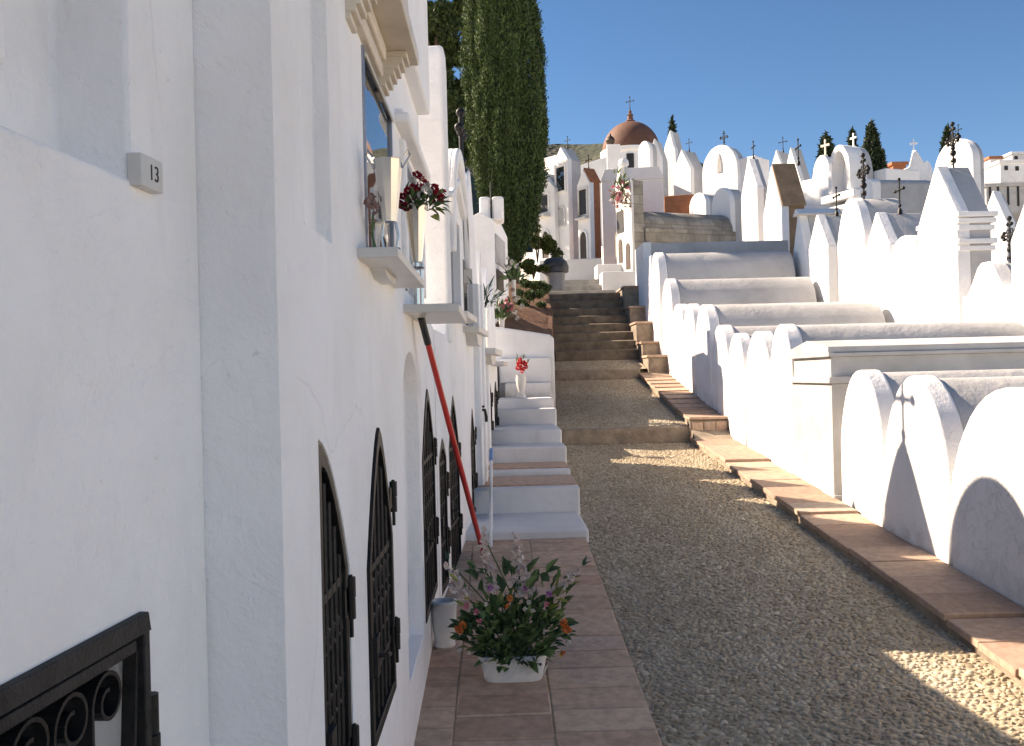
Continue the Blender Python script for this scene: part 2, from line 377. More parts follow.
# far wooded ridge
mb = MB(); ridge = []
for i in range(141):
    px = -500 + i * 16
    d = 380 + 60 * math.sin(i * .4)
    top = 145 + 1.5 * math.sin(i * .23 + 1) + 1.2 * math.sin(i * .9) + max(0, px - 600) * .22 + max(0, 250 - px) * .25
    P = on_y(px, min(top, 345), d); ridge.append((P, d))
K = 8
for P, d in ridge:
    for k in range(K):
        q = k / (K - 1); dd = d - 260 * (1 - q); z = -2 + (P.z + 2) * (q ** 1.15) + random.uniform(-1, 1) * min(1, P.z / 60) * (1.0 if k else 0)
        mb.v.append((P.x * dd / d, dd, z))
    mb.v.append((P.x * 1.5, d + 250, -10))
K += 1
mb.f = [(i * K + k, (i + 1) * K + k, (i + 1) * K + k + 1, i * K + k + 1) for i in range(140) for k in range(K - 1)]
structure(mb.build('hill', M['hill']))

WX = [(-3, -.336), (4.8, -.336), (9.8, -.03), (12, .02), (13.5, .16), (30, 1.2)]
def wallx(y): return lerp_tab(WX, y)

# gravel beds (mortar sheets) and the pebbles set in them
GL, GR = .535, 2.07
def sheet(name, pts, mat):
    m = MB(); m.v = pts; n = len(pts) // 2
    m.f = [(2 * i, 2 * i + 1, 2 * i + 3, 2 * i + 2) for i in range(n - 1)]
    return structure(m.build(name, mat))
def rowpts(ys_, x0, x1, dz=0):
    o = []
    for y in ys_: o += [(x0, y, pz(y) + dz), (x1, y, pz(y) + dz)]
    return o
sheet('gravel_path', rowpts(np.linspace(-3, 10.4, 30), GL - .03, GR + .03), M['mortar'])
sheet('upper_gravel_path', rowpts(np.linspace(10.402, 14.05, 12), GL - .03, GR + .03), M['mortar'])
sheet('stair_landing', rowpts(np.linspace(14.052, 14.9, 5), GL - .03, GR + .1), M['mortar'])

def pebbles(name, x0, x1, y0, y1, sp, label):
    nxp, nyp = int((x1 - x0) / sp), int((y1 - y0) / (sp * .88))
    I, J = np.meshgrid(np.arange(nxp), np.arange(nyp))
    cx = x0 + (I + .5 * (J % 2) + np.random.uniform(-.36, .36, I.shape)) * sp; cy = y0 + (J + np.random.uniform(-.36, .36, I.shape)) * sp * .88
    cx, cy = cx.ravel(), cy.ravel(); n = cx.size
    cz = np.array([pz(y) for y in cy]) - .001
    ln = np.random.uniform(.40, .72, n) * np.random.choice([.72, 1, 1, 1.25], n) * sp; wd = ln * np.random.uniform(.5, .9, n); ht = np.random.uniform(.16, .36, n) * sp
    th = np.random.normal(0, .7, n)
    tx, ty = np.random.normal(0, .16, n), np.random.normal(0, .16, n)
    prof = [(1.0, 0.0), (.86, .55), (.45, .92)]; S = 7
    tmpl = [(r * math.cos(2 * math.pi * k / S + i * .4), r * math.sin(2 * math.pi * k / S + i * .4), z) for i, (r, z) in enumerate(prof) for k in range(S)] + [(0, 0, 1.0)]
    T = np.array(tmpl); nv = len(T)
    jit = np.random.uniform(.88, 1.12, (n, nv))
    lx = T[None, :, 0] * ln[:, None] * jit; ly = T[None, :, 1] * wd[:, None] * jit; lz = T[None, :, 2] * ht[:, None]
    c, s = np.cos(th)[:, None], np.sin(th)[:, None]
    X = cx[:, None] + c * lx - s * ly; Y = cy[:, None] + s * lx + c * ly; Z = cz[:, None] + lz + tx[:, None] * lx * (T[None, :, 2] > 0) + ty[:, None] * ly * (T[None, :, 2] > 0)
    V = np.stack([X, Y, Z], -1).reshape(-1, 3)
    quads = [(i * S + k, i * S + (k + 1) % S, (i + 1) * S + (k + 1) % S, (i + 1) * S + k) for i in range(2) for k in range(S)]
    tris = [(2 * S + k, 2 * S + (k + 1) % S, 3 * S) for k in range(S)]
    Q = (np.array(quads)[None] + (np.arange(n) * nv)[:, None, None]).reshape(-1, 4); Tt = (np.array(tris)[None] + (np.arange(n) * nv)[:, None, None]).reshape(-1, 3)
    me = bpy.data.meshes.new(name); me.vertices.add(len(V)); me.vertices.foreach_set('co', V.ravel().astype(np.float32))
    loops = np.concatenate([Q.ravel(), Tt.ravel()]); me.loops.add(len(loops)); me.loops.foreach_set('vertex_index', loops.astype(np.int32))
    tot = np.concatenate([np.full(len(Q), 4), np.full(len(Tt), 3)]); st = np.concatenate([[0], np.cumsum(tot)[:-1]])
    me.polygons.add(len(tot)); me.polygons.foreach_set('loop_start', st.astype(np.int32)); me.polygons.foreach_set('use_smooth', [True] * len(tot))
    me.update(calc_edges=True); me.validate(); me.materials.append(M['pebble'])
    o = bpy.data.objects.new(name, me); COL.objects.link(o); return tag(o, label, 'gravel', kind='stuff')
pebbles('pebble_paving', GL + .01, GR - .01, 2.2, 10.36, .0285, 'brown and grey pebbles set in the lower sloping path')
pebbles('pebble_paving', GL + .01, GR - .01, 10.5, 14.0, .026, 'brown and grey pebbles of the upper path before the stairs')
pebbles('pebble_paving', GL + .3, GR - .01, 14.13, 14.86, .028, 'pebbles of the small landing at the foot of the stairs')

# risers of the two path steps
mb = MB(); mb.box2((GL, 10.34, .70), (GR - .0, 10.47, 1.005)); structure(mb.build('path_step', M['concrete'], bevel=.02))
mb = MB(); mb.box2((GL, 13.98, 1.4), (GR - .0, 14.12, 1.665)); structure(mb.build('path_step', M['concrete'], bevel=.02))
# stairs
mb = MB()
for i in range(8):
    y0 = 14.9 + i * .3; z1 = 1.81 + (i + 1) * .155
    pts = [(.87, y0, z1 - .4), (2.2, y0, z1 - .4), (2.2, y0, z1), (.87, y0, z1), (.87, y0 + .34, z1 - .4), (2.2, y0 + .34, z1 - .4), (2.2, y0 + .34, z1 + .03), (.87, y0 + .34, z1 + .03)]
    mb.add(pts, [(0, 1, 2, 3), (4, 7, 6, 5), (3, 2, 6, 7), (0, 3, 7, 4), (1, 5, 6, 2)])
M['stair'] = simple('dark_stair_cement', (.15, .12, .09), .9, 0, .4, 7, .6, .02)
structure(mb.build('stairs', M['stair'], bevel=.015))
mb = MB()
mb.box2((.6, 17.3, 2.7), (2.6, 18.6, 3.06)); mb.box2((.6, 18.6, 2.8), (2.3, 19.3, 3.24)); mb.box2((.5, 19.3, 2.8), (2.2, 20.0, 3.42)); mb.box2((.3, 20.0, 2.8), (2.4, 23.5, 3.6))
structure(mb.build('upper_terrace', M['plaza'], bevel=.015))

# kerb of terracotta slabs
mb = MB(); kb = MB(); y = -2.0; i = 0; off = 0
while y < 10.2:
    L = .305; yy = y + L / 2; zt = pz(yy) + .092 + (i % 7) * -.004 + random.uniform(-.004, .004)
    for xa, xb in ((2.045, 2.455),):
        mb.box(((xa + xb) / 2 + random.uniform(-.004, .004), yy, zt - .018), (xb - xa, L - .008, .036), rot=Matrix.Rotation(.079 + random.uniform(-.006, .006), 3, 'X') @ Matrix.Rotation(random.uniform(-.006, .006), 3, 'Z'))
    y += L; i += 1
for a in np.arange(-2, 10.2, .6): 
    z0, z1 = pz(a), pz(a + .6); V = []
    for yy, z in ((a, z0), (a + .6, z1)): V += [(2.06, yy, z - .2), (2.5, yy, z - .2), (2.5, yy, z + .055), (2.06, yy, z + .055)]
    kb.add(V, [(0, 1, 2, 3), (4, 7, 6, 5), (3, 2, 6, 7), (0, 3, 7, 4), (1, 5, 6, 2)])
kb.box2((2.05, 10.32, .6), (2.5, 10.44, 1.07)); kb.box2((2.05, 10.30, .84), (2.47, 10.319, 1.06))
y = 10.45
while y < 13.9:
    L = .31; yc = y + L / 2; zt = pz(yc) + .085 + random.uniform(-.004, .004)
    mb.box((2.26, yc, zt - .018), (.42, L - .006, .036), rot=Matrix.Rotation(.10, 3, 'X')); y += L
kb.add([(xx, yy, pz(yy) + dz) for yy in (10.45, 13.95) for xx, dz in ((2.062, -.3), (2.465, -.3), (2.465, .05), (2.062, .05))], [(0, 1, 2, 3), (4, 7, 6, 5), (3, 2, 6, 7), (0, 3, 7, 4), (1, 5, 6, 2)])
for j in range(3): mb.box2((2.07 + j * .13, 10.285, .90), (2.07 + j * .13 + .122, 10.30, 1.05))
mb.box2((2.04, 10.28, 1.075), (2.48, 10.44, 1.105))
for (ya, yb, zt) in ((13.95, 14.5, 1.86), (14.5, 15.1, 2.08), (15.1, 15.8, 2.42), (15.8, 16.5, 2.72), (16.5, 17.4, 3.12)):
    kb.box2((2.19, ya + .02, zt - .9), (2.5, yb, zt - .04)); mb.box2((2.17, ya - .0, zt - .038), (2.52, yb, zt))
structure(kb.build('kerb_base', M['concrete'])); structure(mb.build('kerb', M['brick'], bevel=.006))

# brick walkway on the left
mb = MB(); cols = [(-.36, -.2), (-.2, .165), (.165, .535)]
for ci, (xa, xb) in enumerate(cols):
    y = 1.2 + ci * .06
    while y < 6.2:
        L = random.uniform(.182, .2); yy = y + L / 2
        mb.box(((xa + xb) / 2, yy, pz(yy) + .02 + random.uniform(-.002, .002)), (xb - xa - .005, L - .005, .04), rot=Matrix.Rotation(.08 + random.uniform(-.008, .008), 3, 'X') @ Matrix.Rotation(random.uniform(-.008, .008), 3, 'Y'))
        y += L
structure(mb.build('brick_walkway', M['walk'], bevel=.005))
sheet('walkway_bed', rowpts(np.linspace(-3, 6.25, 12), -1.6, GL, .034), M['mortar'])

# white stepped plinths that climb along the left facades
mb = MB(); tb = MB(); X1 = .555
STEPS = [(6.2, 7.0, .59), (7.0, 7.75, .775), (7.75, 8.32, .83), (8.32, 8.75, .975), (8.75, 9.7, 1.10), (9.7, 9.95, 1.26), (9.95, 10.75, 1.36)]
for i, (a, b, z) in enumerate(STEPS):
    xl = wallx(a) - .25; xr = X1 + (.012 if i % 2 else 0)
    mb.box2((xl, a, z - .75), (xr, b + .02, z))
    if i in (1, 2): tb.box2((wallx(a) - .02, a + .1, z - .01), (xr - .006, b - .02, z + .012))
structure(mb.build('white_steps', M['stepwhite'], bevel=.018)); structure(tb.build('step_treads', M['walk'], bevel=.004))
# white parapet that closes the top of the plinths
pw = thing('parapet_wall', 'low white wall with a sloping top at the end of the white steps', 'wall', (.3, 10.9, 1.3))
mb = MB(); mb.prism([(-.2, 1.0), (.62, 1.0), (.62, 2.02), (.57, 2.06), (.1, 2.14), (-.2, 2.18)], Vector((0, 10.75, 0)), Vector((1, 0, 0)), Vector((0, 1, 0)), 0, .22); mb.build('wall_face', M['stepwhite'], pw, bevel=.02)
mb = MB(); mb.box2((.05, 10.75 - .16, 1.30), (.56, 10.749, 1.52)); mb.box2((.0, 10.745 - .06, 1.52), (.57, 10.748, 1.80)); mb.build('ledge', M['stepwhite'], pw, bevel=.012)
# soil bank left of the stairs
def bank_x(y): return lerp_tab([(10.9, .59), (14.9, .85), (17.3, .885), (21, .6)], y)
mb = MB(); gy = np.linspace(10.98, 21, 24)
for yy in gy:
    for xx in np.linspace(-2.5, bank_x(yy) - .03, 10):
        q = min(1, (yy - 10.95) / 6.0); z = 1.85 + 1.35 * q + .12 * mnoise.noise(Vector((xx * 1.3, yy * 1.3, 0))) + (.25 * smooth(.6, -.4, xx)) - .1 * smooth(bank_x(yy) - .25, bank_x(yy), xx)
        mb.v.append((xx, yy, z))
mb.f = [(j * 10 + i, j * 10 + i + 1, (j + 1) * 10 + i + 1, (j + 1) * 10 + i) for j in range(23) for i in range(9)]
structure(mb.build('soil_bank', M['soil']))
mb = MB(); V = []
by = list(np.linspace(10.97, 17.3, 16))
for yy in by:
    q = min(1, (yy - 10.95) / 6.0); V += [(bank_x(yy) - .06, yy, 1.0), (bank_x(yy), yy, 1.0), (bank_x(yy), yy, 1.78 + 1.3 * q), (bank_x(yy) - .06, yy, 1.80 + 1.3 * q)]
mb.add(V, [(4 * i + k, 4 * i + (k + 1) % 4, 4 * i + 4 + (k + 1) % 4, 4 * i + 4 + k) for i in range(15) for k in range(4)] + [(0, 1, 2, 3), (63, 62, 61, 60)])
structure(mb.build('bank_kerb', M['soil']))

# ------------------------------------------------------------------ small builders shared by the tombs
def cross(parent, P, h, U, style='iron', mat=None, label=None):
    """a cross standing on point P, arms along U"""
    mb = MB(); P = Vector(P); a = h * .30; t = h * .035; Nn = U.cross(ZV)
    if style in ('iron', 'bold'):
        if style == 'bold': t *= 1.5
        mb.tube([P - ZV * .05, P + ZV * h], t * .75, 6); zc = h * .68
        mb.tube([P + ZV * zc - U * a, P + ZV * zc + U * a], t * .75, 6)
        for q in (P + ZV * h, P + ZV * zc - U * a, P + ZV * zc + U * a, P + ZV * zc, P + ZV * h * .2): mb.ball(q, t * 1.5, 6)
        mb.lathe([(t * 2.4, -.03), (t * 2, .02), (t, .05)], P, 8)
    elif style == 'ornate':
        mb.tube([P - ZV * .05, P + ZV * h], t * .7, 6); zc = h * .62
        mb.tube([P + ZV * zc - U * a, P + ZV * zc + U * a], t * .7, 6)
        for q in (P + ZV * h, P + ZV * zc - U * a, P + ZV * zc + U * a):
            mb.ball(q, t * 1.6, 6)
        for q, dv in ((P + ZV * h * .87, U), (P + ZV * (zc) + U * a * .8, ZV), (P + ZV * zc - U * a * .8, ZV)):
            mb.ball(q + dv * t * 2, t * 1.3, 6); mb.ball(q - dv * t * 2, t * 1.3, 6)
        for k in (.12, .3, .42, .5): mb.ball(P + ZV * h * k, t * (2.2 if k in (.3,) else 1.6), 6)
        for sx in (-1, 1):
            for sz in (-1, 1):
                c = P + ZV * (zc + sz * h * .085) + U * sx * h * .085
                mb.tube([c + (U * math.cos(q) + ZV * math.sin(q)) * h * .05 for q in np.linspace(0, 2 * math.pi, 9)], t * .4, 5)
            c = P + ZV * h * .1 + U * sx * h * .07
            mb.tube([c + (U * math.cos(q) + ZV * math.sin(q)) * h * .06 for q in np.linspace(0, 2 * math.pi, 9)], t * .4, 5)
    else:
        mb.prism([(-t, 0), (t, 0), (t, h * .52), (a, h * .52), (a, h * .72), (t, h * .72), (t, h), (-t, h), (-t, h * .72), (-a, h * .72), (-a, h * .52), (-t, h * .52)] if False else
                 [(-t * 1.4, -.02), (t * 1.4, -.02), (t * 1.1, h * .6), (a, h * .58), (a, h * .72), (t * 1.1, h * .7), (t * 1.3, h), (-t * 1.3, h), (-t * 1.1, h * .7), (-a, h * .72), (-a, h * .58), (-t * 1.1, h * .6)], P, U, Nn, -t * 1.2, t * 1.2)
        mb.box(P + ZV * .0, (t * 6, t * 6, h * .14))
    o = mb.build('cross', mat or M['iron'], parent)
    return o

class Front:
    def __init__(s, PL, PR, phi):
        s.PL, s.PR = PL, PR; s.t = (PR - PL); s.t.z = 0; s.w = s.t.length; s.t.normalize()
        s.D = Vector((-s.t.y, s.t.x, 0))           # depth direction, away from the path
        if s.D.dot(Vector((PL.x, PL.y, 0)) + Vector((1, 0, 0)) * 5) < 0: s.D = -s.D
        s.O = Vector((PL.x, PL.y, 0))
    def p(s, u, z, d=0): return s.O + s.t * u + s.D * d + ZV * z
def front_px(pxL, pxR, py, Y=None, phi=0, X=None):
    t = Vector((math.sin(R(phi)), -math.cos(R(phi)), 0))
    PL = on_x(pxL, py, X) if X is not None else on_y(pxL, py, Y); PL = Vector((PL.x, PL.y, 0))
    s = on_line(pxR, py, PL, t)
    return Front(PL, PL + t * s, phi)
def depth_px(F, px, py): return on_line(px, py, F.PR, F.D)

def tomb(name, label, cat, F, zb, zs, zt, kind, depth, mat=None, roofmat=None, group=None, lip=.015, bevel=.02, prof=None, back_drop=.02, jit=.004, wall_t=.14, n=20, sidemat=None):
    """house or vault shaped tomb: a front wall with a shaped top and the body behind it"""
    mat = mat or M['white']
    o = thing(name, label, cat, F.p(F.w / 2, zb), group)
    pr = prof or arch(0, F.w, zb, zs, zt, kind, n, jit)
    mb = MB(); mb.prism(pr, F.O, F.t, F.D, 0, wall_t); mb.build('front_wall', mat, o, bevel=bevel)
    if depth > wall_t:
        sc = [(F.w / 2 + (u - F.w / 2) * (1 - .03 / max(F.w, .3)), z - (back_drop if z > zb + 1e-4 else 0)) for u, z in pr]
        mb = MB(); mb.prism(sc, F.O, F.t, F.D, wall_t + .0005, depth)
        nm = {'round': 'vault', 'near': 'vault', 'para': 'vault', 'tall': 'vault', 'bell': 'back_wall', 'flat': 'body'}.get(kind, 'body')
        mb.build(nm, sidemat or {'limewash_tombs': M['weather_shade'], 'limewash_flaking': M['weather_shade'], 'limewash_far': M['farweather_shade']}.get(mat.name, mat), o, bevel=.015)
    if roofmat:
        # roof covering on the near slope and the far slope of a gable
        for sgn, nm in ((1, 'roof_slope'),):
            mid = F.w / 2; e = F.w / 2 * sgn; th = .03
            sl_ = [(mid, zt + .012 + th), (mid + e * 1.04, zs + .0 + th), (mid + e * 1.04, zs - .005), (mid, zt + .006)]
            mb = MB(); mb.prism(sl_, F.O, F.t, F.D, .02, depth + .02); mb.build(nm, roofmat, o, bevel=.008)
    return o

# ------------------------------------------------------------------ first row on the right: vaulted tombs along the kerb
XR = 2.45
def yx(px, py=380): return on_x(px, py, XR).y
def rfront(px0, px1, py): return front_px(px0, px1, py, X=XR)
V1 = 'row of white vaulted tombs along the kerb'
def vault(px0, px1, top, label, spring_drop=.55, mat=None, kind='near', depth=2.1, pyref=380, **kw):
    F = rfront(px0, px1, pyref); zt = z_at((px0 + px1) / 2, top, F.p(F.w / 2, 0))
    F.O = F.O + F.t * .008 + F.D * random.uniform(.0, .022); F.w -= .016; zg = pz(F.p(F.w / 2, 0).y) - .05
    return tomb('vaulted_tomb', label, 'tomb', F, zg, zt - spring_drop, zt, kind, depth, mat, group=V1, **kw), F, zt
Fn = Front(Vector((XR, 4.06, 0)), Vector((XR, 3.05, 0)), 0)
tomb('vaulted_tomb', 'white vaulted tomb beside the path just outside the right edge of the photo', 'tomb', Fn, .2, .9, 1.4, 'round', 2.1, M['worn'], group=V1)
vault(946, 1075, 388, 'nearest white vaulted tomb with flaking plaster on its rounded front', .62, M['worn'], pyref=470)
vault(879.5, 946, 376, 'white vaulted tomb with the shadow of a cross on its rounded front', .62, pyref=440)
vault(837, 879.5, 369.5, 'white vaulted tomb right beside the grey marble crypt', .55, pyref=430)
vault(769, 791.5, 324.5, 'white round topped vaulted tomb directly behind the grey marble crypt', .45, pyref=380)
vault(743.5, 769, 331, 'white vaulted tomb with a small shelf low on its pointed front', .5, pyref=380)
vault(727, 743.5, 333, 'low narrow white vaulted tomb, third beyond the marble crypt', .45, pyref=380)
vault(711, 727, 325, 'white vaulted tomb, fourth beyond the marble crypt', .45, pyref=380)
vault(696, 711, 304.5, 'taller white vaulted tomb at the brick block of the kerb step', .5, pyref=380)
vault(684, 695.5, 304, 'thin white vaulted tomb, nearer of a pair with equal tops', .45, pyref=380)
vault(671.5, 684, 304, 'thin white vaulted tomb, farther of a pair with equal tops', .45, pyref=380, kind='tall', depth=.9)
vault(661, 671.5, 279, 'tall white vaulted tomb with a long rounded roof below the stairs', .55, pyref=350, kind='tall')
vault(652.5, 661, 252.5, 'tallest white vaulted tomb at the foot of the stairs', .55, pyref=350, kind='tall')
# little shelf on the sixth tomb
F = rfront(645.5, 652, 330); zt = z_at(649, 258, F.p(F.w / 2, 0))
tomb('slab_tomb', 'narrow white slab tomb with a squared top beside the brick piers', 'tomb', F, pz(F.p(0, 0).y) - .3, zt, zt, 'flat', .9)
F = rfront(636.5, 645, 320); zt = z_at(640, 246, F.p(F.w / 2, 0))
tomb('block_tomb', 'broad flat topped white tomb in shade at the top of the stairs', 'tomb', F, 1.7, zt, zt, 'flat', 2.45)

# grey marble crypt
y_f, y_n = yx(792, 420), yx(834, 430); zg = pz(7.4) - .05
cr = thing('marble_crypt', 'grey marble crypt with a gabled lid and stepped cornices between the white vaults', 'tomb', (XR, (y_f + y_n) / 2, zg))
OC = Vector((XR, y_f, 0)); tU = Vector((0, -1, 0)); DX = Vector((1, 0, 0)); W = y_f - y_n
def zc(py): return z_at(810, py, (XR, 7.5))
mb = MB(); mb.prism([(0.03, zg), (W - .03, zg), (W - .03, zc(383)), (.03, zc(383))], OC, tU, DX, .0, 2.1); mb.build('body', M['marble'], cr, bevel=.006)
mb = MB(); mb.prism([(0, zc(408)), (W, zc(408)), (W, zc(408) - .006), (0, zc(408) - .006)], OC, tU, DX, -.001, .0); 
mb = MB(); mb.prism([(.0, zg - .02), (W, zg - .02), (W, zg + .12), (0, zg + .12)], OC, tU, DX, -.012, 2.1); mb.build('plinth', M['marble'], cr, bevel=.006)
z1, z2, z3, z4 = zc(383), zc(377), zc(358), zc(341)
mb = MB(); mb.prism([(.0, z1), (W, z1), (W, z2), (0, z2)], OC, tU, DX, -.025, 2.12); mb.build('cornice', M['marble'], cr, bevel=.006)
mb = MB(); mb.prism([(.06, z2), (W - .06, z2), (W - .06, z3), (.06, z3)], OC, tU, DX, .01, 2.1); mb.build('frieze', M['marble'], cr, bevel=.004)
mb = MB(); mb.prism([(.02, z3), (W - .02, z3), (W - .02, z3 + .03), (.02, z3 + .03)], OC, tU, DX, -.02, 2.12); mb.build('cornice', M['marble'], cr, bevel=.006)
mb = MB(); mb.prism([(.04, z3 + .03), (W - .04, z3 + .03), (W - .04, z3 + .075), (W / 2 - .03, z4), (.04, z3 + .075)], OC, tU, DX, -.015, 2.13); mb.build('lid', M['marble'], cr, bevel=.005)

# ------------------------------------------------------------------ second row on the right
X2 = 4.66
def t2(name, label, px0, px1, top, eave, kind, dep, zb=None, X=X2, pyref=280, cr=None, prof=None, mat=None, roofmat=None, phi=0, Y=None, cat='tomb', sidemat=None, crs=None, bevel=.02, crmat=None, lbl=None):
    F = front_px(px0, px1, pyref, X=None if Y else X, Y=Y, phi=phi)
    mid = F.p(F.w / 2, 0); zt = z_at((px0 + px1) / 2, top, mid); ze = z_at((px0 + px1) / 2, eave, mid)
    if zb is None: zb = ground_z(mid.x + .2, mid.y) - .3
    d = dep if dep < 8 else depth_px(F, dep, pyref)
    if prof: prof = [(u * F.w, zb if py is None else z_at((px0 + px1) / 2, py, mid)) for u, py in prof]
    o = tomb(name, label, cat, F, zb, ze, zt, kind, d, mat, roofmat, prof=prof, sidemat=sidemat, bevel=bevel)
    if cr:
        for (dd, h, style) in cr:
            dd = min(dd, d * .55)
            cross(o, F.p(F.w / 2, zt - .01, dd), h * (.74 if Y and Y > 15 else .92), F.t, style, crmat)
    return o, F, zt
t2('gabled_tomb', 'white tomb with a cream cap slab beside the brown walled house tomb', 792, 807.5, 211, 262, 'gable', .5, cr=None)
t2('gabled_tomb', 'steep white gabled tomb with a thin straight iron cross', 808, 828.5, 214, 250, 'gable', .55, cr=[(.3, .42, 'iron')])
t2('arched_tomb', 'tall white round topped tomb with an ornate iron cross in front of the big niche', 838, 865, 198, 240, 'para', .6, cr=[(.2, .62, 'ornate')])
t2('gabled_tomb', 'white gabled tomb with a leaning plain iron cross before the long grey wall', 865.5, 890, 212, 248, 'gable', .6, cr=[(.3, .44, 'iron')])
t2('arched_tomb', 'low white round topped tomb left of the tall steep gable', 888, 921, 236, 262, 'para', .55, cr=[(.42, .36, 'iron')])
o, F, zt = t2('steep_tomb', 'tall white steep gabled tomb with stepped mouldings under a grey slope', 919.5, 958, 165, 219, 'gable', .36, cr=[(.2, .48, 'ornate')])
mb = MB(); ze = z_at(940, 219, F.p(F.w / 2, 0))
for k, (dz, e) in enumerate(((.0, .05), (-.06, .03), (-.13, .012), (-.27, .035), (-.34, .015))):
    mb.box(F.p(F.w / 2, ze + dz - .03, .2), (.36 + e, F.w + e * 2, .05))
mb.build('moulding', M['white'], o, bevel=.008)
t2('bell_tomb', 'low white bell shaped tomb with a black ornate cross behind it', 962, 1011, 262, 293, 'bell', .45, cr=[(.4, .46, 'ornate')])
t2('gabled_tomb', 'tall white tomb front cut by the right edge of the photo', 1011, 1062, 178, 235, 'gable', .5)
# cap slab
F = front_px(792, 807.5, 240, X=X2); z = z_at(800, 211, F.p(F.w / 2, 0))
for o in bpy.data.objects:
    if o.get('label', '').startswith('white tomb with a cream cap'):
        mb = MB(); mb.prism([(F.w * .5 - .16, z - .07), (F.w * .5 + .16, z - .07), (F.w * .5 + .02, z + .03), (F.w * .5 - .02, z + .03)], F.O, F.t, F.D, -.05, .62); mb.build('cap_slab', M['cream'], o, bevel=.008)

# third row and the crowd of tombs behind
o, F, zt = t2('house_tomb', 'house tomb with a white front strip and brown rendered roof and side', 763, 781, 166, 212, 'gable', 805, Y=17.4, phi=0, pyref=210, roofmat=M['brown'], sidemat=M['brown'])
cross(o, F.p(F.w / 2, zt + .04, .5), .42, F.t, 'iron')
t2('gabled_tomb', 'narrow white gabled tomb next to the stone block vault', 741, 757, 158, 192, 'gable', 768, Y=19.2, phi=0, pyref=200, cr=[(.35, .45, 'iron')], zb=3)
o, F, zt = t2('arched_mausoleum', 'large white round arched mausoleum with a narrow keyhole slot', 702, 738, 145, 172, 'round', 747, Y=26, phi=42, pyref=170, cr=[(.3, .55, 'ornate')], mat=M['far'])
mb = MB(); z = z_at(720, 168, F.p(F.w / 2, 0)); mb.prism(arch(F.w * .5 - .07, F.w * .5 + .07, z - .12, z + .1, z + .38, 'ogive', 8), F.O, F.t, F.D, -.015, .02); mb.build('slot_window', M['grey'], o)
mb = MB(); q = F.p(F.w + .12, z_at(740, 176, F.p(F.w, 0)), .55); mb.box(q - ZV * .6, (.55, .8, 2.2), rz=R(-42)); mb.build('buttress', M['far'], o, bevel=.03)
t2('gabled_tomb', 'white gabled tomb between the spire and the round arched mausoleum', 673, 691, 149, 170, 'gable', 705, Y=27, phi=38, pyref=170, mat=M['far'], cr=[(.9, .45, 'iron')])
t2('spire_tomb', 'white tomb with a tall needle spire next to the terracotta dome', 656, 683, 130, 150, 'gable', .5, Y=29, phi=48, pyref=160, mat=M['far'],
   prof=[(0, None), (0, 176), (.12, 160), (.3, 152), (.34, 145), (.55, 130), (.68, 146), (.74, 150), (.78, 176), (1, 186), (1, None)])
t2('arched_tomb', 'small white arched tomb in front of the drum of the dome', 638, 650, 141, 152, 'round', .5, Y=28, phi=40, pyref=150, mat=M['far'])
t2('gabled_tomb', 'small white pointed tomb left of the spire', 648, 661, 138, 158, 'gable', .6, Y=28, phi=60, pyref=150, mat=M['far'])
t2('gabled_tomb', 'left one of two sharp white gables under thin crosses', 769, 784, 149, 172, 'gable', .8, Y=30, phi=45, pyref=160, mat=M['far'], cr=[(.5, .6, 'iron')])
t2('gabled_tomb', 'right one of two sharp white gables with a long grey roof', 781, 801, 147, 184, 'gable', 812, Y=26, phi=25, pyref=170, mat=M['far'])
o, F, zt = t2('arched_tomb', 'white oval topped tomb carrying a tan stone cross', 812, 831, 155, 180, 'round', 839, Y=22, phi=32, pyref=170, mat=M['far'], cr=[(.3, .52, 'stone')], crmat=M['beige'])
mb = MB(); mb.box(F.p(F.w / 2, z_at(825, 205, F.p(F.w / 2, 0)), .4), (1.3, F.w + .5, 1.2), rz=R(32)); mb.build('base', M['far'], o, bevel=.02)
o, F, zt = t2('niche_tomb', 'tall white tomb with a deep round niche and a small white cross', 839, 862, 146, 178, 'round', 874, Y=19.6, phi=22, pyref=170, mat=M['far'], cr=[(.1, .38, 'stone')], crmat=M['far'])
mb = MB(); z0 = z_at(850, 192, F.p(F.w / 2, 0)); mb.ring(arch(.0, F.w, z0, z_at(850, 178, F.p(F.w / 2, 0)), zt, 'round', 20), arch(.12, F.w - .12, z0, z_at(850, 178, F.p(F.w / 2, 0)), zt - .13, 'round', 20), F.O, F.t, F.D, -.3, -.0005); mb.build('niche_hood', M['far'], o, bevel=.015)
mb = MB(); mb.box(F.p(F.w / 2, z0 - .12, -.12), (.5, F.w + .3, .16), rz=R(22)); mb.box(F.p(F.w / 2, z0 - .32, -.08), (.4, F.w + .12, .1), rz=R(22)); mb.build('niche_sill', M['far'], o, bevel=.015)
mb = MB(); mb.box(F.p(F.w + .05, z_at(868, 172, F.p(F.w, 0)) - .5, .8), (.9, .45, 1.1), rz=R(22)); mb.build('side_block', M['far'], o, bevel=.02)
t2('stepped_tomb', 'white stepped gable tomb topped with a small white cross', 896, 932, 150, 165, 'gable', .5, Y=21, phi=62, pyref=165, mat=M['far'], crmat=M['far'], cr=[(.1, .36, 'stone')],
   prof=[(0, None), (0, 182), (.13, 172), (.2, 168), (.36, 166), (.46, 152), (.58, 150), (.78, 163), (.9, 162), (1, 170), (1, None)])
t2('long_vault', 'long grey walled vault with a rounded top edge behind the crosses', 860, 873, 179, 186, 'round', 938, Y=14.6, phi=8, pyref=200, mat=M['white'])
t2('arched_mausoleum', 'large white barrel roofed mausoleum behind the steep gabled tomb', 934, 973, 140, 168, 'round', 985, Y=16.6, phi=6, pyref=165, cr=[(.25, .36, 'iron')])
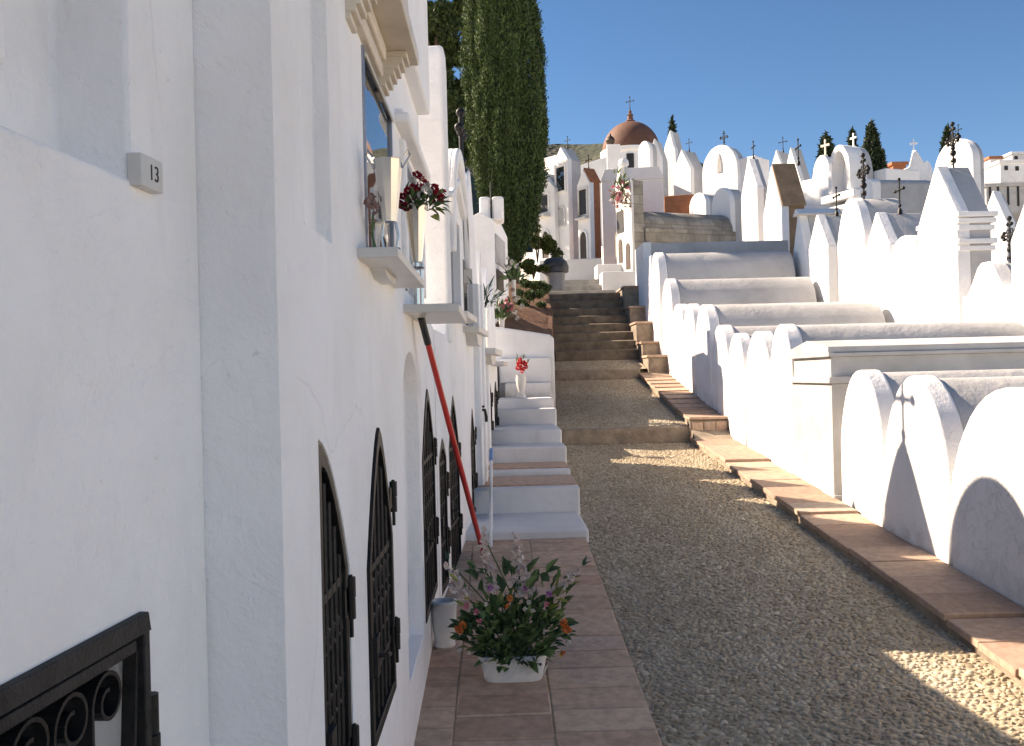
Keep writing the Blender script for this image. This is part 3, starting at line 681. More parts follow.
t2('gabled_tomb', 'white gabled tomb behind the bell shaped one under the far village', 979, 1007, 190, 224, 'gable', 1018, Y=12.4, phi=20, pyref=210)
t2('low_vault', 'small low white vault just above the stone block roof', 689, 706, 193, 206, 'round', .9, Y=23.5, phi=25, pyref=200, mat=M['far'], zb=3.6)
t2('low_vault', 'wider low white vault beside the narrow gabled tomb', 711, 730, 188, 208, 'round', 745, Y=22, phi=20, pyref=200, mat=M['far'], zb=3.6)
mb = MB(); F = front_px(664, 694, 200, Y=24, phi=75); z = z_at(680, 195, F.p(F.w / 2, 0))
o = tomb('red_roof_tomb', 'low tomb with a terracotta painted front above the stone roof', 'tomb', F, 3.4, z, z, 'flat', 1.2, M['terra'])

# stone block tomb at the top of the stairs
F = front_px(616, 632, 230, Y=20.8, phi=22); mid = F.p(F.w / 2, 0); zt = z_at(626, 183, mid)
st = thing('stone_tomb', 'grey stone block tomb with a cream front and a long stone vault', 'tomb', F.p(F.w / 2, 3.2))
mb = MB(); mb.prism([(0, 3.0), (F.w, 3.0), (F.w, zt), (0, zt)], F.O, F.t, F.D, 0, .06); fw = mb.build('front_wall', M['cream'], st, bevel=.012)
mb = MB(); mb.prism([(0.01, 3.0), (F.w - .0, 3.0), (F.w - .0, zt), (.01, zt)], F.O, F.t, F.D, .061, .30); mb.build('gable_pier', M['stone'], st, bevel=.01)
z205, z246 = z_at(690, 205, F.PR), z_at(690, 250, F.PR)
L = depth_px(F, 748, 225)
Fs = Front(F.p(0, 0), F.p(F.w - .02, 0), 22)
mb = MB(); mb.prism(arch(-.6, F.w - .02, 3.0, z205 - .42, z205 + .02, 'round', 18), F.O, F.t, F.D, .301, 2.6); mb.build('vault', M['stone'], st, bevel=.01)
mb = MB(); mb.prism([(F.w - .3, 3.0), (F.w + .06, 3.0), (F.w + .06, z205 - .45), (F.w - .3, z205 - .45)], F.O, F.t, F.D, .302, 2.62); mb.build('side_wall', M['stone'], st, bevel=.01)
for a, b, pt, pb in ((.15, .38, 238, 262), (.6, .85, 244, 270)):
    z1, z0 = z_at(622, pt, mid), z_at(622, pb, mid)
    mb = MB(); mb.prism(arch(F.w * a, F.w * b, z0, z1 - .12, z1, 'round', 8), F.O, F.t, F.D, -.012, .01); mb.build('door', M['woodd'], st)
mb = MB(); mb.prism([(F.w * .1, z_at(622, 232, mid)), (F.w * .5, z_at(622, 232, mid)), (F.w * .5, z_at(622, 210, mid)), (F.w * .1, z_at(622, 210, mid))], F.O, F.t, F.D, -.012, .01); mb.build('window', M['dark'], st)
STONE_F, STONE_MID = F, mid

# ------------------------------------------------------------------ house tombs beyond the stairs
def opening(parent, F, name, u0, u1, zlo, zhi, kind, mat, frame=None, n=-.012):
    mb = MB(); mb.prism(arch(u0 * F.w, u1 * F.w, zlo, zhi - (zhi - zlo) * (.3 if kind != 'flat' else 0), zhi, kind, 10), F.O, F.t, F.D, n, .01); o = mb.build(name, mat, parent)
    if frame:
        mb = MB(); e = .05
        ou = arch(u0 * F.w - e, u1 * F.w + e, zlo - e, zhi - (zhi - zlo) * (.3 if kind != 'flat' else 0) + (e if kind == 'flat' else 0), zhi + e, kind, 10) 
        iu = arch(u0 * F.w, u1 * F.w, zlo, zhi - (zhi - zlo) * (.3 if kind != 'flat' else 0), zhi, kind, 10)
        mb.ring(ou + [ou[0]], iu + [iu[0]], F.O, F.t, F.D, n - .02, .009); f = mb.build('frame', frame, o)
    return o
o, F, zt = t2('house_tomb', 'tall pale house tomb with a large upper window left of the brown sided one', 554.5, 568.5, 147, 161, 'gable', 582, Y=25, phi=33, pyref=200, mat=M['far'], zb=3.4, cr=[(.25, .42, 'iron')])
def zz(py, F=None): return z_at(570, py, FF.p(FF.w / 2, 0))
FF = F
opening(o, F, 'window', .2, .8, zz(191), zz(167), 'flat', M['glass'], M['far'])
opening(o, F, 'wreath_niche', .3, .7, zz(225), zz(207), 'round', M['grey'], M['shelf'])
o, F, zt = t2('house_tomb', 'white house tomb with an arched door and a sill window next to the cypress', 532, 555, 172, 190, 'gable', 1.3, Y=25.5, phi=38, pyref=220, mat=M['far'], zb=3.4)
FF = F
opening(o, F, 'window', .38, .74, zz(212), zz(195), 'flat', M['dark'], M['far'])
opening(o, F, 'door', .45, .74, zz(258), zz(231), 'round', M['woodd'], M['far'])
mb = MB(); mb.box(F.p(F.w * .56, zz(216), -.1), (.22, F.w * .5, .09), rz=R(38)); mb.build('sill', M['shelf'], o, bevel=.01)
t2('house_tomb', 'small white house tomb peeping behind the cypress edge', 540, 557, 157, 172, 'flat', .9, Y=28, phi=42, pyref=180, mat=M['far'], zb=3.4)
o, F, zt = t2('house_tomb', 'house tomb with a white front and terracotta coloured roof and side', 577.5, 590, 169, 184, 'gable', 601, Y=24, phi=32, pyref=210, mat=M['far'], zb=3.3, roofmat=M['terra'], sidemat=M['terra'], cr=[(.3, .5, 'iron')])
FF = F
opening(o, F, 'window', .2, .78, zz(215), zz(190), 'flat', M['dark'], M['shelf'])
opening(o, F, 'door', .2, .72, zz(262), zz(232), 'round', M['woodd'], M['far'])
mb = MB(); mb.box(F.p(F.w * .5, zz(219), -.06), (.16, F.w * .8, .05), rz=R(32)); mb.build('sill', M['shelf'], o, bevel=.008)
F = front_px(602, 664, 215, Y=26.2, phi=80); z = z_at(630, 180, F.p(F.w / 2, 0))
o = tomb('flat_tomb', 'large flat grey white tomb wall behind the stone block pier', 'tomb', F, 3.4, z, z, 'flat', 1.6, M['far'])
mb = MB(); mb.prism([(-.03, z), (F.w + .03, z), (F.w - .12, z + .33), (.1, z + .33)], F.O, F.t, F.D, -.03, 1.6); mb.build('hipped_cap', M['far'], o, bevel=.01)
F = front_px(607, 620.5, 160, Y=31, phi=85); z = z_at(613, 144, F.p(F.w / 2, 0))
o = tomb('block_tomb', 'blue grey shaded block with a dark urn before the dome', 'tomb', F, 5, z, z, 'flat', .6, M['far'])
mb = MB(); mb.lathe([(.05, 0), (.12, .06), (.16, .16), (.12, .26), (.04, .32), (.02, .4)], F.p(F.w * .3, z, .2), 10); mb.build('urn', M['woodd'], o)
# plinth wall and the two stair cheek blocks
F = front_px(539, 602, 265, Y=22.6, phi=84); z = z_at(570, 259, F.p(F.w / 2, 0))
tomb('plinth_wall', 'low pale plinth wall under the house tombs beyond the bin', 'wall', F, 3.2, z, z, 'flat', .6, M['far'])
for px0, px1, pt, Y, lab in ((597, 641, 264, 20.6, 'upper of two white stair cheek blocks by the stone tomb'), (602, 637, 271.5, 19.2, 'lower of two white stair cheek blocks at the top of the stairs')):
    P = on_y(px0, 270, Y); Q = on_y(px1, 270, Y); z = z_at(615, pt, P)
    o = thing('cheek_block', lab, 'block', ((P.x + Q.x) / 2, Y, 3.05)); mb = MB(); mb.box2((P.x, Y, 3.0), (Q.x, Y + .55, z)); mb.build('block', M['far'], o, bevel=.02)

# chapel with the dome
Yd = 46
Pc = on_y(631, 150, Yd); rad = (on_y(660.5, 150, Yd).x - on_y(602.5, 150, Yd).x) / 2
zd, ztop = z_at(631, 152, Pc), z_at(631, 122, Pc)
ch = thing('chapel', 'white chapel with a terracotta dome and a cross on its lantern', 'chapel', (Pc.x, Pc.y, 7))
mb = MB(); mb.lathe([(rad * 1.0, 6.5), (rad * 1.0, zd - .25), (rad * 1.06, zd - .2), (rad * 1.06, zd)], (Pc.x, Pc.y, 0), 32); mb.build('drum', M['far'], ch, bevel=.02)
mb = MB(); H = ztop - zd
mb.lathe([(rad * .99 * math.cos(t), zd + H * math.sin(t) ** 1.0) for t in np.linspace(0, math.pi / 2 - .03, 16)] + [(1e-4, zd + H)], (Pc.x, Pc.y, 0), 40); mb.build('dome', M['dome'], ch)
zl = zd + H
mb = MB(); mb.lathe([(.22, zl - .06), (.24, zl + .05), (.15, zl + .1), (.13, zl + .3), (.17, zl + .33), (.06, zl + .42), (.09, zl + .5), (.03, zl + .56)], (Pc.x, Pc.y, 0), 16); mb.build('lantern', M['dome'], ch)
cross(ch, (Pc.x, Pc.y, zl + .55), z_at(631, 97, Pc) - zl - .55, Vector((.8, -.6, 0)), 'iron')
for px in (616, 630, 642):
    q = on_y(px, 160, Yd - rad * .96); mb = MB(); mb.box((q.x, q.y - .05 + abs(px - 631) * .015, zd - .75), (.34, .16, .7)); mb.build('window', M['dark'], ch)
mb = MB(); pl = [on_y(575, 166, Yd - 2), on_y(607, 147, Yd - 2), on_y(611, 151, Yd - 2), on_y(580, 172, Yd - 2)]
q0 = on_y(578, 168, Yd - 1)
mb.prism([(0, 6), (2.4, 6), (2.4, z_at(606, 150, q0)), (0, z_at(578, 166, q0))], Vector((q0.x, q0.y, 0)), Vector((1, 0, 0)), Vector((0, 1, 0)), 0, 1.5); mb.build('side_wing', M['far'], ch, bevel=.02)

# village on the far right hillside
def house(px0, px1, pt, pb, Y, lab, wins, mat=M['far'], roof=None, ws=(.26, .1, .34)):
    a, b = on_y(px0, pt, Y), on_y(px1, pt, Y); z0 = z_at(px0, pb, a)
    o = thing('village_house', lab, 'house', ((a.x + b.x) / 2, Y, z0)); mb = MB(); mb.box2((a.x, Y, z0 - 6), (b.x, Y + 6, a.z)); mb.build('wall', mat, o, bevel=.03)
    for wx, wy in wins:
        q = on_y(wx, wy, Y); mb = MB(); mb.box((q.x, Y, q.z), ws); mb.build('window', M['dark'], o)
    mb = MB(); mb.box2((a.x - .15, Y - .15, a.z), (b.x + .15, Y + 6.1, a.z + .22)); mb.build('roof', roof or M['far'], o, bevel=.02)
    return o
house(1000, 1030, 163, 184, 74, 'two storey white village house with dark windows on the far hillside', [(1006, 168), (1017, 168.5)])
house(990, 1001, 159, 175, 80, 'narrow sunlit village house with a tiled roof on the far hillside', [(994, 166)], M['cream'], M['terra'])
house(1012, 1040, 154.5, 163, 82, 'flat roofed village block behind the two storey house', [(1016, 158)], M['cream'])
house(893, 906, 165, 180, 70, 'brown village house half hidden left of the stepped tomb', [(898, 172)], M['terra'], M['terra'])
house(986, 1030, 187, 215, 60, 'long grey terrace wall with dark posts below the village', [(990, 196), (998, 197), (1008, 195), (1018, 196)], M['grey'], M['grey'], ws=(.12, .1, 1.3))

# ------------------------------------------------------------------ trees
def leaves_mesh(P, Dv, L, Wd):
    """n flat leaf sprays: centre P, long axis Dv, length L, width Wd"""
    n = len(P); rnd = np.random.normal(size=(n, 3)); S = np.cross(Dv, rnd); S /= np.linalg.norm(S, axis=1)[:, None] + 1e-9
    a = P - Dv * (L / 2)[:, None]; b = P + Dv * (L / 2)[:, None]; m = P + Dv * (L * .05)[:, None]
    V = np.stack([a, m + S * (Wd / 2)[:, None], b, m - S * (Wd / 2)[:, None]], 1).reshape(-1, 3)
    F_ = np.arange(4 * n).reshape(-1, 4); return V, F_
def mesh_np(name, V, F_, mat, parent):
    base = np.array(parent_world(parent)); me = bpy.data.meshes.new(name); V = V - base
    me.vertices.add(len(V)); me.vertices.foreach_set('co', V.ravel().astype(np.float32)); me.loops.add(F_.size); me.loops.foreach_set('vertex_index', F_.ravel().astype(np.int32))
    me.polygons.add(len(F_)); me.polygons.foreach_set('loop_start', (np.arange(len(F_)) * F_.shape[1]).astype(np.int32)); me.update(calc_edges=True); me.validate()
    me.materials.append(mat); o = bpy.data.objects.new(name, me); COL.objects.link(o); o.parent = parent; return o
def cypress(label, x, y, z0, prof, n, mat, group=None, L=.13, W_=.035, lean=0):
    o = thing('cypress_tree', label, 'tree', (x, y, z0), group)
    zs = np.array([p[0] for p in prof]); rs = np.array([p[1] for p in prof])
    w = np.interp(np.linspace(zs[0], zs[-1], 400), zs, rs); zg_ = np.linspace(zs[0], zs[-1], 400)
    z = np.random.choice(zg_, n, p=w / w.sum()) + np.random.uniform(-.02, .02, n) * (zs[-1] - zs[0])
    th = np.random.uniform(0, 2 * np.pi, n); r0 = np.interp(z, zs, rs)
    # upright plumes: the outline swells and sinks around the trunk and up it
    lob = np.array([mnoise.noise(Vector((math.cos(t) * 2.6 + x, math.sin(t) * 2.6, zz_ * .55 + y))) + .8 * mnoise.noise(Vector((math.cos(t) * 5, math.sin(t) * 5, zz_ * 1.9))) for t, zz_ in zip(th, z)])
    r = r0 * (1 + .26 * lob) * (1 - np.abs(np.random.normal(0, .11, n))) + np.minimum(np.random.exponential(.018, n), .07) * (r0 > .1)
    P = np.stack([x + lean * (z - zs[0]) + r * np.cos(th), y + r * np.sin(th), z], 1)
    D = np.stack([.35 * np.cos(th), .35 * np.sin(th), np.ones(n)], 1) + np.random.normal(0, .62, (n, 3)); D /= np.linalg.norm(D, axis=1)[:, None]
    V, F_ = leaves_mesh(P, D, np.random.uniform(.5, 1.3, n) * L, np.random.uniform(.6, 1.3, n) * W_)
    # dense inner body so the sky does not show through the middle
    k = 16; m = 30; cz = np.linspace(zs[0], zs[-1], m); cr = np.interp(cz, zs, rs) * .66
    CV = np.array([[x + lean * (a - zs[0]) + b * math.cos(2 * math.pi * j / k), y + b * math.sin(2 * math.pi * j / k), a] for a, b in zip(cz, cr) for j in range(k)])
    CF = np.array([[i * k + j, i * k + (j + 1) % k, (i + 1) * k + (j + 1) % k, (i + 1) * k + j] for i in range(m - 1) for j in range(k)])
    mesh_np('crown', np.concatenate([V, CV]), np.concatenate([F_, CF + len(V)]), mat, o)
    mb = MB(); mb.tube([(x, y, z0 - .6), (x + .02, y, z0 + .4), (x, y, zs[0] + .5 * (zs[-1] - zs[0]))], [.16 * rs.max() / .7, .12 * rs.max() / .7, .03], 10); mb.build('trunk', M['trunk'], o)
    return o
cypress('tall dark cypress rising beside the stairs out of the top of the photo', .255, 17.2, 3.2, [(3.55, .06), (3.8, .22), (4.1, .36), (4.6, .5), (5.3, .62), (6.2, .69), (7.2, .66), (8.5, .56), (10, .4), (11.5, .2), (12.4, .02)], 170000, M['cypress'], L=.07, W_=.021, lean=-.012)
CY = 'far cypresses on the skyline'
for px, pt, pb, hw, Y, lab in ((672, 118, 190, 7, 62, 'thin dark cypress right behind the needle spire'), (826, 133, 190, 13, 55, 'dark cypress behind the tan stone cross'), (832.5, 0, 0, 0, 0, ''),
                               (852, 129, 180, 6, 60, 'thin dark cypress behind the white cross of the niche tomb'), (871, 120.5, 190, 13, 58, 'tallest far cypress right of the deep niche tomb'),
                               (882.5, 150, 185, 3, 66, 'slim small cypress right of the tallest far cypress'), (947, 128, 160, 5, 52, 'slim cypress top between the two crosses of the barrel mausoleum')):
    if not lab: continue
    q = on_y(px, pt, Y); z0 = z_at(px, pb + 25, q); r = hw / FOC * Y; zt = q.z
    cypress(lab, q.x, Y, z0, [(z0, r * .6), (z0 + (zt - z0) * .3, r), (z0 + (zt - z0) * .6, r * .72), (z0 + (zt - z0) * .85, r * .34), (zt, .02)], 3500, M['cyfar'], CY, L=.5, W_=.16)
# pine behind the left houses
pn = thing('pine_tree', 'dark pine crown rising behind the left facades next to the cypress', 'tree', (-1.6, 25, 4))
Ps = []; tips = []
for k in range(64):
    c = Vector((-1.62 + random.gauss(0, .55), 25 + random.gauss(0, .9), random.uniform(7.0, 12.4))); rr = random.uniform(.25, .55)
    n = 900; v = np.random.normal(size=(n, 3)); v /= np.linalg.norm(v, axis=1)[:, None]; Ps.append(np.array(c) + v * (rr * np.random.uniform(.4, 1, n) ** .5)[:, None] * np.array([1, 1, .7])); tips.append(c)
P = np.concatenate(Ps); D = np.random.normal(size=P.shape) + np.array([0, 0, .5]); D /= np.linalg.norm(D, axis=1)[:, None]
V, F_ = leaves_mesh(P, D, np.random.uniform(.10, .24, len(P)), np.random.uniform(.03, .07, len(P))); mesh_np('crown', V, F_, M['pine'], pn)
mb = MB(); mb.tube([(-1.6, 25, 3.5), (-1.5, 25, 6.5), (-1.4, 25, 9), (-1.35, 25, 11.6)], [.22, .17, .1, .03], 10)
for c in tips[::2]: mb.tube([(-1.5, 25, c.z - .9), tuple((Vector((-1.5, 25, c.z - .7)) + c) / 2), tuple(c)], [.05, .035, .012], 5)
mb.build('trunk', M['trunk'], pn)
# shrubs on the bank
def shrub(label, c, r, n, mat, sz=1.0, L=.09, W_=.035, up=.4):
    o = thing('shrub', label, 'shrub', (c[0], c[1], c[2] - r * sz * .8)); P = []
    for k in range(9):
        cc = np.array(c) + np.random.normal(0, .62, 3) * r * np.array([1, 1, sz]); v = np.random.normal(size=(n // 9, 3)); v /= np.linalg.norm(v, axis=1)[:, None]
        P.append(cc + v * (r * .5 * np.random.uniform(.2, 1, n // 9) ** .5)[:, None] * np.array([1, 1, sz]))
    P = np.concatenate(P); D = np.random.normal(size=P.shape) + np.array([0, 0, up]); D /= np.linalg.norm(D, axis=1)[:, None]
    V, F_ = leaves_mesh(P, D, np.random.uniform(.6, 1.3, len(P)) * L, np.random.uniform(.6, 1.3, len(P)) * W_); mesh_np('foliage', V, F_, mat, o)
    mb = MB()
    for k in range(6): mb.tube([(c[0], c[1], c[2] - r * sz - .1), (c[0] + random.gauss(0, r * .2), c[1] + random.gauss(0, r * .2), c[2]), (c[0] + random.gauss(0, r * .5), c[1] + random.gauss(0, r * .5), c[2] + r * sz * .6)], [.012, .008, .003], 5)
    mb.build('stems', M['trunk'], o); return o
q = on_y(537, 243, 18.6); shrub('bright green leafy shrub at the foot of the cypress', q, .24, 2300, M['shrub'], 1.2)
q = on_y(533, 268, 17.0); shrub('dry olive shrub on the bank beside the bin', q, .2, 1900, M['shrub'], .5)
q = on_y(537, 286, 15.6); shrub('low dark shrub hanging over the soil bank', q, .17, 1500, M['cypress'], .6)
q = on_y(527, 300, 14.6); shrub('small round shrub at the bottom of the soil bank', q, .16, 1200, M['cypress'], .8)

# bin at the top of the stairs
P = on_y(555.5, 291, 17.36); bn = thing('litter_bin', 'grey plastic litter bin with a dark hooded lid at the top of the stairs', 'bin', (P.x, P.y, P.z))
k = 17.4 / FOC
mb = MB(); mb.lathe([(8.2 * k, 0), (8.8 * k, .03), (10.6 * k, 20 * k), (10.9 * k, 20.5 * k)], P, 24); mb.build('body', M['binbody'], bn)
mb = MB(); mb.lathe([(10.7 * k, 17.5 * k), (13.5 * k, 18.5 * k), (13.8 * k, 24 * k), (12.0 * k, 29 * k), (8.5 * k, 32.5 * k), (.001, 33.5 * k)], P, 24); mb.build('lid', M['binlid'], bn)
mb = MB(); mb.box((P.x, P.y - 13.4 * k, P.z + 25 * k), (14 * k, .03, 3.5 * k)); mb.build('flap', M['blackpl'], bn, bevel=.004)

exec_left = True
# ================================================================== LEFT FACADES
class Facade:
    def __init__(s, x0, y0, x1, y1):
        s.O = Vector((x0, y0, 0)); d = Vector((x1 - x0, y1 - y0, 0)); s.L = d.length; s.U = d.normalized(); s.N = Vector((s.U.y, -s.U.x, 0)); s.y0 = y0
    def u(s, y): return (y - s.y0) / s.U.y
    def p(s, y, z, n=0): return s.O + s.U * s.u(y) + ZV * z + s.N * n
    def prism(s, mb, pts, n0, n1): mb.prism([(s.u(y), z) for y, z in pts], s.O, s.U, s.N, n0, n1)
    def at(s, px, py, n=0):
        d = ray(px, py); O = s.O + s.N * n; t = (O - CAM).dot(s.N) / d.dot(s.N); P = CAM + d * t; return P.y, P.z
    def ring(s, mb, o, i, n0, n1): mb.ring([(s.u(y), z) for y, z in o], [(s.u(y), z) for y, z in i], s.O, s.U, s.N, n0, n1)
    def box(s, mb, y0, y1, z0, z1, n0, n1): s.prism(mb, [(y0, z0), (y1, z0), (y1, z1), (y0, z1)], n0, n1)
def gate(parent, fc, y0, y1, z0, zs, zt, n, kind='ogive', hinge_y=None, hinges=(.3, .75), bars=6, mat=None, sheet=True):
    """arched iron gate lying in the plane n of the facade"""
    mat = mat or M['iron']; e = .032
    ou = arch(y0, y1, z0, zs, zt, kind, 22); iu = arch(y0 + e, y1 - e, z0 + e, zs, zt - e * 1.5, kind, 22)
    mb = MB(); fc.ring(mb, ou + [ou[0]], iu + [iu[0]], n - .012, n + .02); g = mb.build('gate', mat, parent, bevel=.003)
    if sheet:
        mb = MB(); fc.prism(mb, arch(y0 + .02, y1 - .02, z0 + .02, zs, zt - .03, kind, 22), n - .01, n - .004); mb.build('sheet', mat, g)
    f = arch_fn(kind); mb = MB(); c, h = (y0 + y1) / 2, (y1 - y0) / 2
    for i in range(1, bars):
        t = -1 + 2 * i / bars; zz_ = zs + (zt - zs) * f(t) - e * 1.3
        mb.tube([fc.p(c + h * t, z0 + e, n + .006), fc.p(c + h * t, zz_, n + .006)], .0075, 6)
    for zq in (z0 + (zs - z0) * .35, zs - .02): fc.box(mb, y0 + e, y1 - e, zq - .009, zq + .009, n - .002, n + .012)
    for i in range(bars):
        t = -1 + 2 * (i + .5) / bars; cy = c + h * t
        for zq, rr in ((z0 + (zs - z0) * .6, h / bars * .75), (z0 + (zs - z0) * .82, h / bars * .55)):
            mb.tube([fc.p(cy + rr * math.cos(q), zq + rr * 1.3 * math.sin(q), n + .008) for q in np.linspace(0, 5.2, 12)], .0045, 5)
    mb.build('grille_bars', M['ironrust'], g)
    hy = hinge_y if hinge_y is not None else y1
    for q in hinges:
        z = z0 + (zt - z0) * q
        mb = MB(); mb.tube([fc.p(hy + .012, z - .045, n + .022), fc.p(hy + .012, z - .001, n + .022)], .0105, 8); mb.tube([fc.p(hy + .012, z + .001, n + .022), fc.p(hy + .012, z + .045, n + .022)], .0115, 8)
        mb.tube([fc.p(hy + .012, z - .085, n + .022), fc.p(hy + .012, z + .05, n + .022)], .005, 6); fc.box(mb, hy - .05, hy + .012, z - .03, z + .03, n + .012, n + .020); mb.build('hinge', mat, g)
    mb = MB(); fc.box(mb, y0 + .02, y0 + .07, (z0 + zs) / 2 - .05, (z0 + zs) / 2 + .05, n + .012, n + .03); mb.tube([fc.p(y0 + .05, (z0 + zs) / 2, n + .03), fc.p(y0 + .05, (z0 + zs) / 2, n + .05), fc.p(y0 + .11, (z0 + zs) / 2 - .015, n + .05)], .006, 6); mb.build('latch', M['ironrust'], g)
    return g
HG = None
# --- A : house with the number plate
fa = Facade(-.453 - .0947 * 10.45, -9.0, -.453, 1.45)  # wall carried on unseen behind the camera to shade the path there
A = thing('niche_house', 'nearest white burial house with number plate and scrolled iron grille', 'tomb', (-1.2, 0, 0))
mb = MB(); fa.prism(mb, [(-9.0, -.2), (1.449, -.2), (1.449, 3.7), (.8, 4.0), (-.2, 4.15), (-9.0, 4.1)], -1.6, 0); body = mb.build('wall', M['wall'], A, bevel=.016)
NY, NZ = fa.at(131, 178)
c = MB(); fa.prism(c, [(.25, NZ), (NY, NZ), (NY, 3.1), (.25, 3.1)], -.105, .05); cut(body, c)
GY, GZ = fa.at(141, 611); dgy = GY - 1.15
c = MB(); fa.box(c, .42, GY - .008, .72, GZ - .01, -.16, .05); cut(body, c)
mb = MB(); fa.box(mb, .255, NY - .12, NZ + .11, 3.0, -.104, -.085); mb.build('blocked_slab', M['wall'], A, bevel=.012)
# grille
n0 = .004
mb = MB(); y0, y1, z0, z1 = .41, GY, .715, GZ
for (a, b, cc, d) in ((y0, y1, z1 - .022, z1), (y0, y1, z0, z0 + .03), (y0, y0 + .02, z0 + .03, z1 - .022), (y1 - .016, y1, z0 + .03, z1 - .022)): fa.box(mb, a, b, cc, d, -.012, n0 + .008)
g = mb.build('grille', M['ironrust'], A, bevel=.003)
for (a, b, cc, d) in ((y0 + .03, y1 - .032, z1 - .044, z1 - .028), (y0 + .03, y1 - .032, z0 + .04, z0 + .06)):
    mb = MB(); fa.box(mb, a, b, cc, d, -.014, n0 + .006); mb.build('inner_rail', M['ironrust'], g, bevel=.003)
def ribbon(mb, pts, n_a, n_b, th=.004):
    for (ya, za), (yb, zb) in zip(pts, pts[1:]):
        d = Vector((yb - ya, zb - za)); 
        if d.length < 1e-6: continue
        d.normalize(); q = Vector((-d.y, d.x)) * th / 2
        fa.prism(mb, [(ya + q.x, za + q.y), (yb + q.x, zb + q.y), (yb - q.x, zb - q.y), (ya - q.x, za - q.y)], n_a, n_b)
def spiral(cy, cz, r0, r1, a0, a1, k=26): return [(cy + (r0 + (r1 - r0) * i / k) * math.cos(a0 + (a1 - a0) * i / k), cz + (r0 + (r1 - r0) * i / k) * math.sin(a0 + (a1 - a0) * i / k)) for i in range(k + 1)]
zt_ = z1 - .046
for i, cy in enumerate([GY - .092 - .078 * j for j in range(8)]):
    mb = MB(); rr = .0375
    up_ = spiral(cy, zt_ - rr, rr, .012, math.pi, -math.pi * 1.6 + .2)
    ribbon(mb, [(cy - rr, zt_ - .28)] + up_, -.03, n0, .005)
    ribbon(mb, spiral(cy, zt_ - .30, rr, .014, 0, math.pi * 1.9) + [], -.03, n0, .005)
    mb.build('scroll', M['iron'], g)
mb = MB(); ribbon(mb, [(GY - .02, zt_), (GY - .05, zt_ - .33)], -.014, n0, .006); ribbon(mb, spiral(GY - .04, zt_ - .2, .02, .01, 0, math.pi * 1.8), -.03, n0, .005); mb.build('stay_bar', M['ironrust'], g)
mb = MB(); mb.tube([fa.p(GY + .008, GZ - .16, .006), fa.p(GY + .008, GZ - .11, .006)], .0105, 10); mb.tube([fa.p(GY + .008, GZ - .215, .006), fa.p(GY + .008, GZ - .163, .006)], .012, 10); mb.build('hinge', M['iron'], g)
mb = MB(); fa.box(mb, .425, GY - .012, .725, GZ - .02, -.158, -.10); mb.build('grave_slab', M['wall'], A, bevel=.008)
# number plate
mb = MB(); pn0 = 1.151; mb2 = MB()
pya, pza = fa.at(142, 169, .016); pyb, _q = fa.at(163.5, 169, .016); zc0 = pza; pmid = (pya + pyb) / 2
fa.box(mb, pya, pyb, zc0 - .021, zc0 + .022, -.004, .016); plate = mb.build('number_plate', M['shelf'], A, bevel=.002)
fc_ = bpy.data.curves.new('numeral', 'FONT'); fc_.body = '13'; fc_.size = .030; fc_.align_x = 'CENTER'; fc_.align_y = 'CENTER'; fc_.extrude = .0004
tmp = bpy.data.objects.new('tmp', fc_); COL.objects.link(tmp); dg = bpy.context.evaluated_depsgraph_get()
me = bpy.data.meshes.new_from_object(tmp.evaluated_get(dg)); bpy.data.objects.remove(tmp)
c0 = fa.p(pmid + .004, zc0, .0164); mt = Matrix(((fa.U.x, 0, fa.N.x, 0), (fa.U.y, 0, fa.N.y, 0), (0, 1, 0, 0), (0, 0, 0, 1)))
me.transform(mt); me.transform(Matrix.Translation(c0 - parent_world(A))); me.materials.append(M['paint_black'])
nm = bpy.data.objects.new('numeral', me); COL.objects.link(nm); nm.parent = plate

# --- B : house with the glazed niche
fb = Facade(-.336, 1.45, -.336, 3.12)
G1Y = fb.at(322, 600)[0]; G1Z = fb.at(324, 441)[1]; G1R = fb.at(346, 600)[0]
G2L, G2R = fb.at(366.5, 560)[0], fb.at(391, 560)[0]; G2Z = fb.at(376, 428)[1]; G2B = fb.at(377, 738)[1]
B = thing('niche_house', 'tall white burial house with a glazed niche, marble shelf and two black arched gates', 'tomb', (-1.1, 2.2, 0))
mb = MB(); fb.prism(mb, [(1.45, -.2), (3.119, -.2), (3.119, 3.5), (2.3, 4.1), (1.45, 3.6)], -1.6, 0); body = mb.build('wall', M['wall'], B, bevel=.016)
c = MB(); fb.box(c, fb.at(318, 200)[0] - .13, fb.at(331, 200)[0], fb.at(331, 243)[1], 3.0, -.032, .05); cut(body, c)
c = MB(); fb.prism(c, arch(G1Y, G1R + .06, .58, 1.2, G1Z + .005, 'half', 22), -.036, .05); cut(body, c)
c = MB(); fb.prism(c, arch(G2L, G2R + .005, G2B - .005, 1.14, G2Z + .004, 'ogive', 22), -.022, .05); cut(body, c)
WY0, WY1 = fb.at(363.5, 150)[0], fb.at(391, 150)[0]; WZ1 = fb.at(391, 116)[1]
c = MB(); fb.box(c, WY0, WY1, 1.93, WZ1, -.05, .05); cut(body, c)
g = gate(B, fb, G1Y + .006, G1R + .05, .59, 1.2, G1Z, -.022, kind='half', hinges=(.24, .6)); g['label'] = 'black arched iron gate set deep in the wall'
g = gate(B, fb, G2L + .004, G2R, G2B, 1.14, G2Z, -.012, hinges=(.2, .72)); g['label'] = 'black arched iron gate flush with the wall'
wf = MB()
for (a, b, cc, d) in ((WY0, WY1, WZ1 - .018, WZ1), (WY0, WY1, 1.93, 1.942), (WY0, WY0 + .02, 1.942, WZ1 - .018), (WY1 - .02, WY1, 1.942, WZ1 - .018)): fb.box(wf, a, b, cc, d, -.02, .006)
win = wf.build('niche_window', M['alu'], B, bevel=.002)
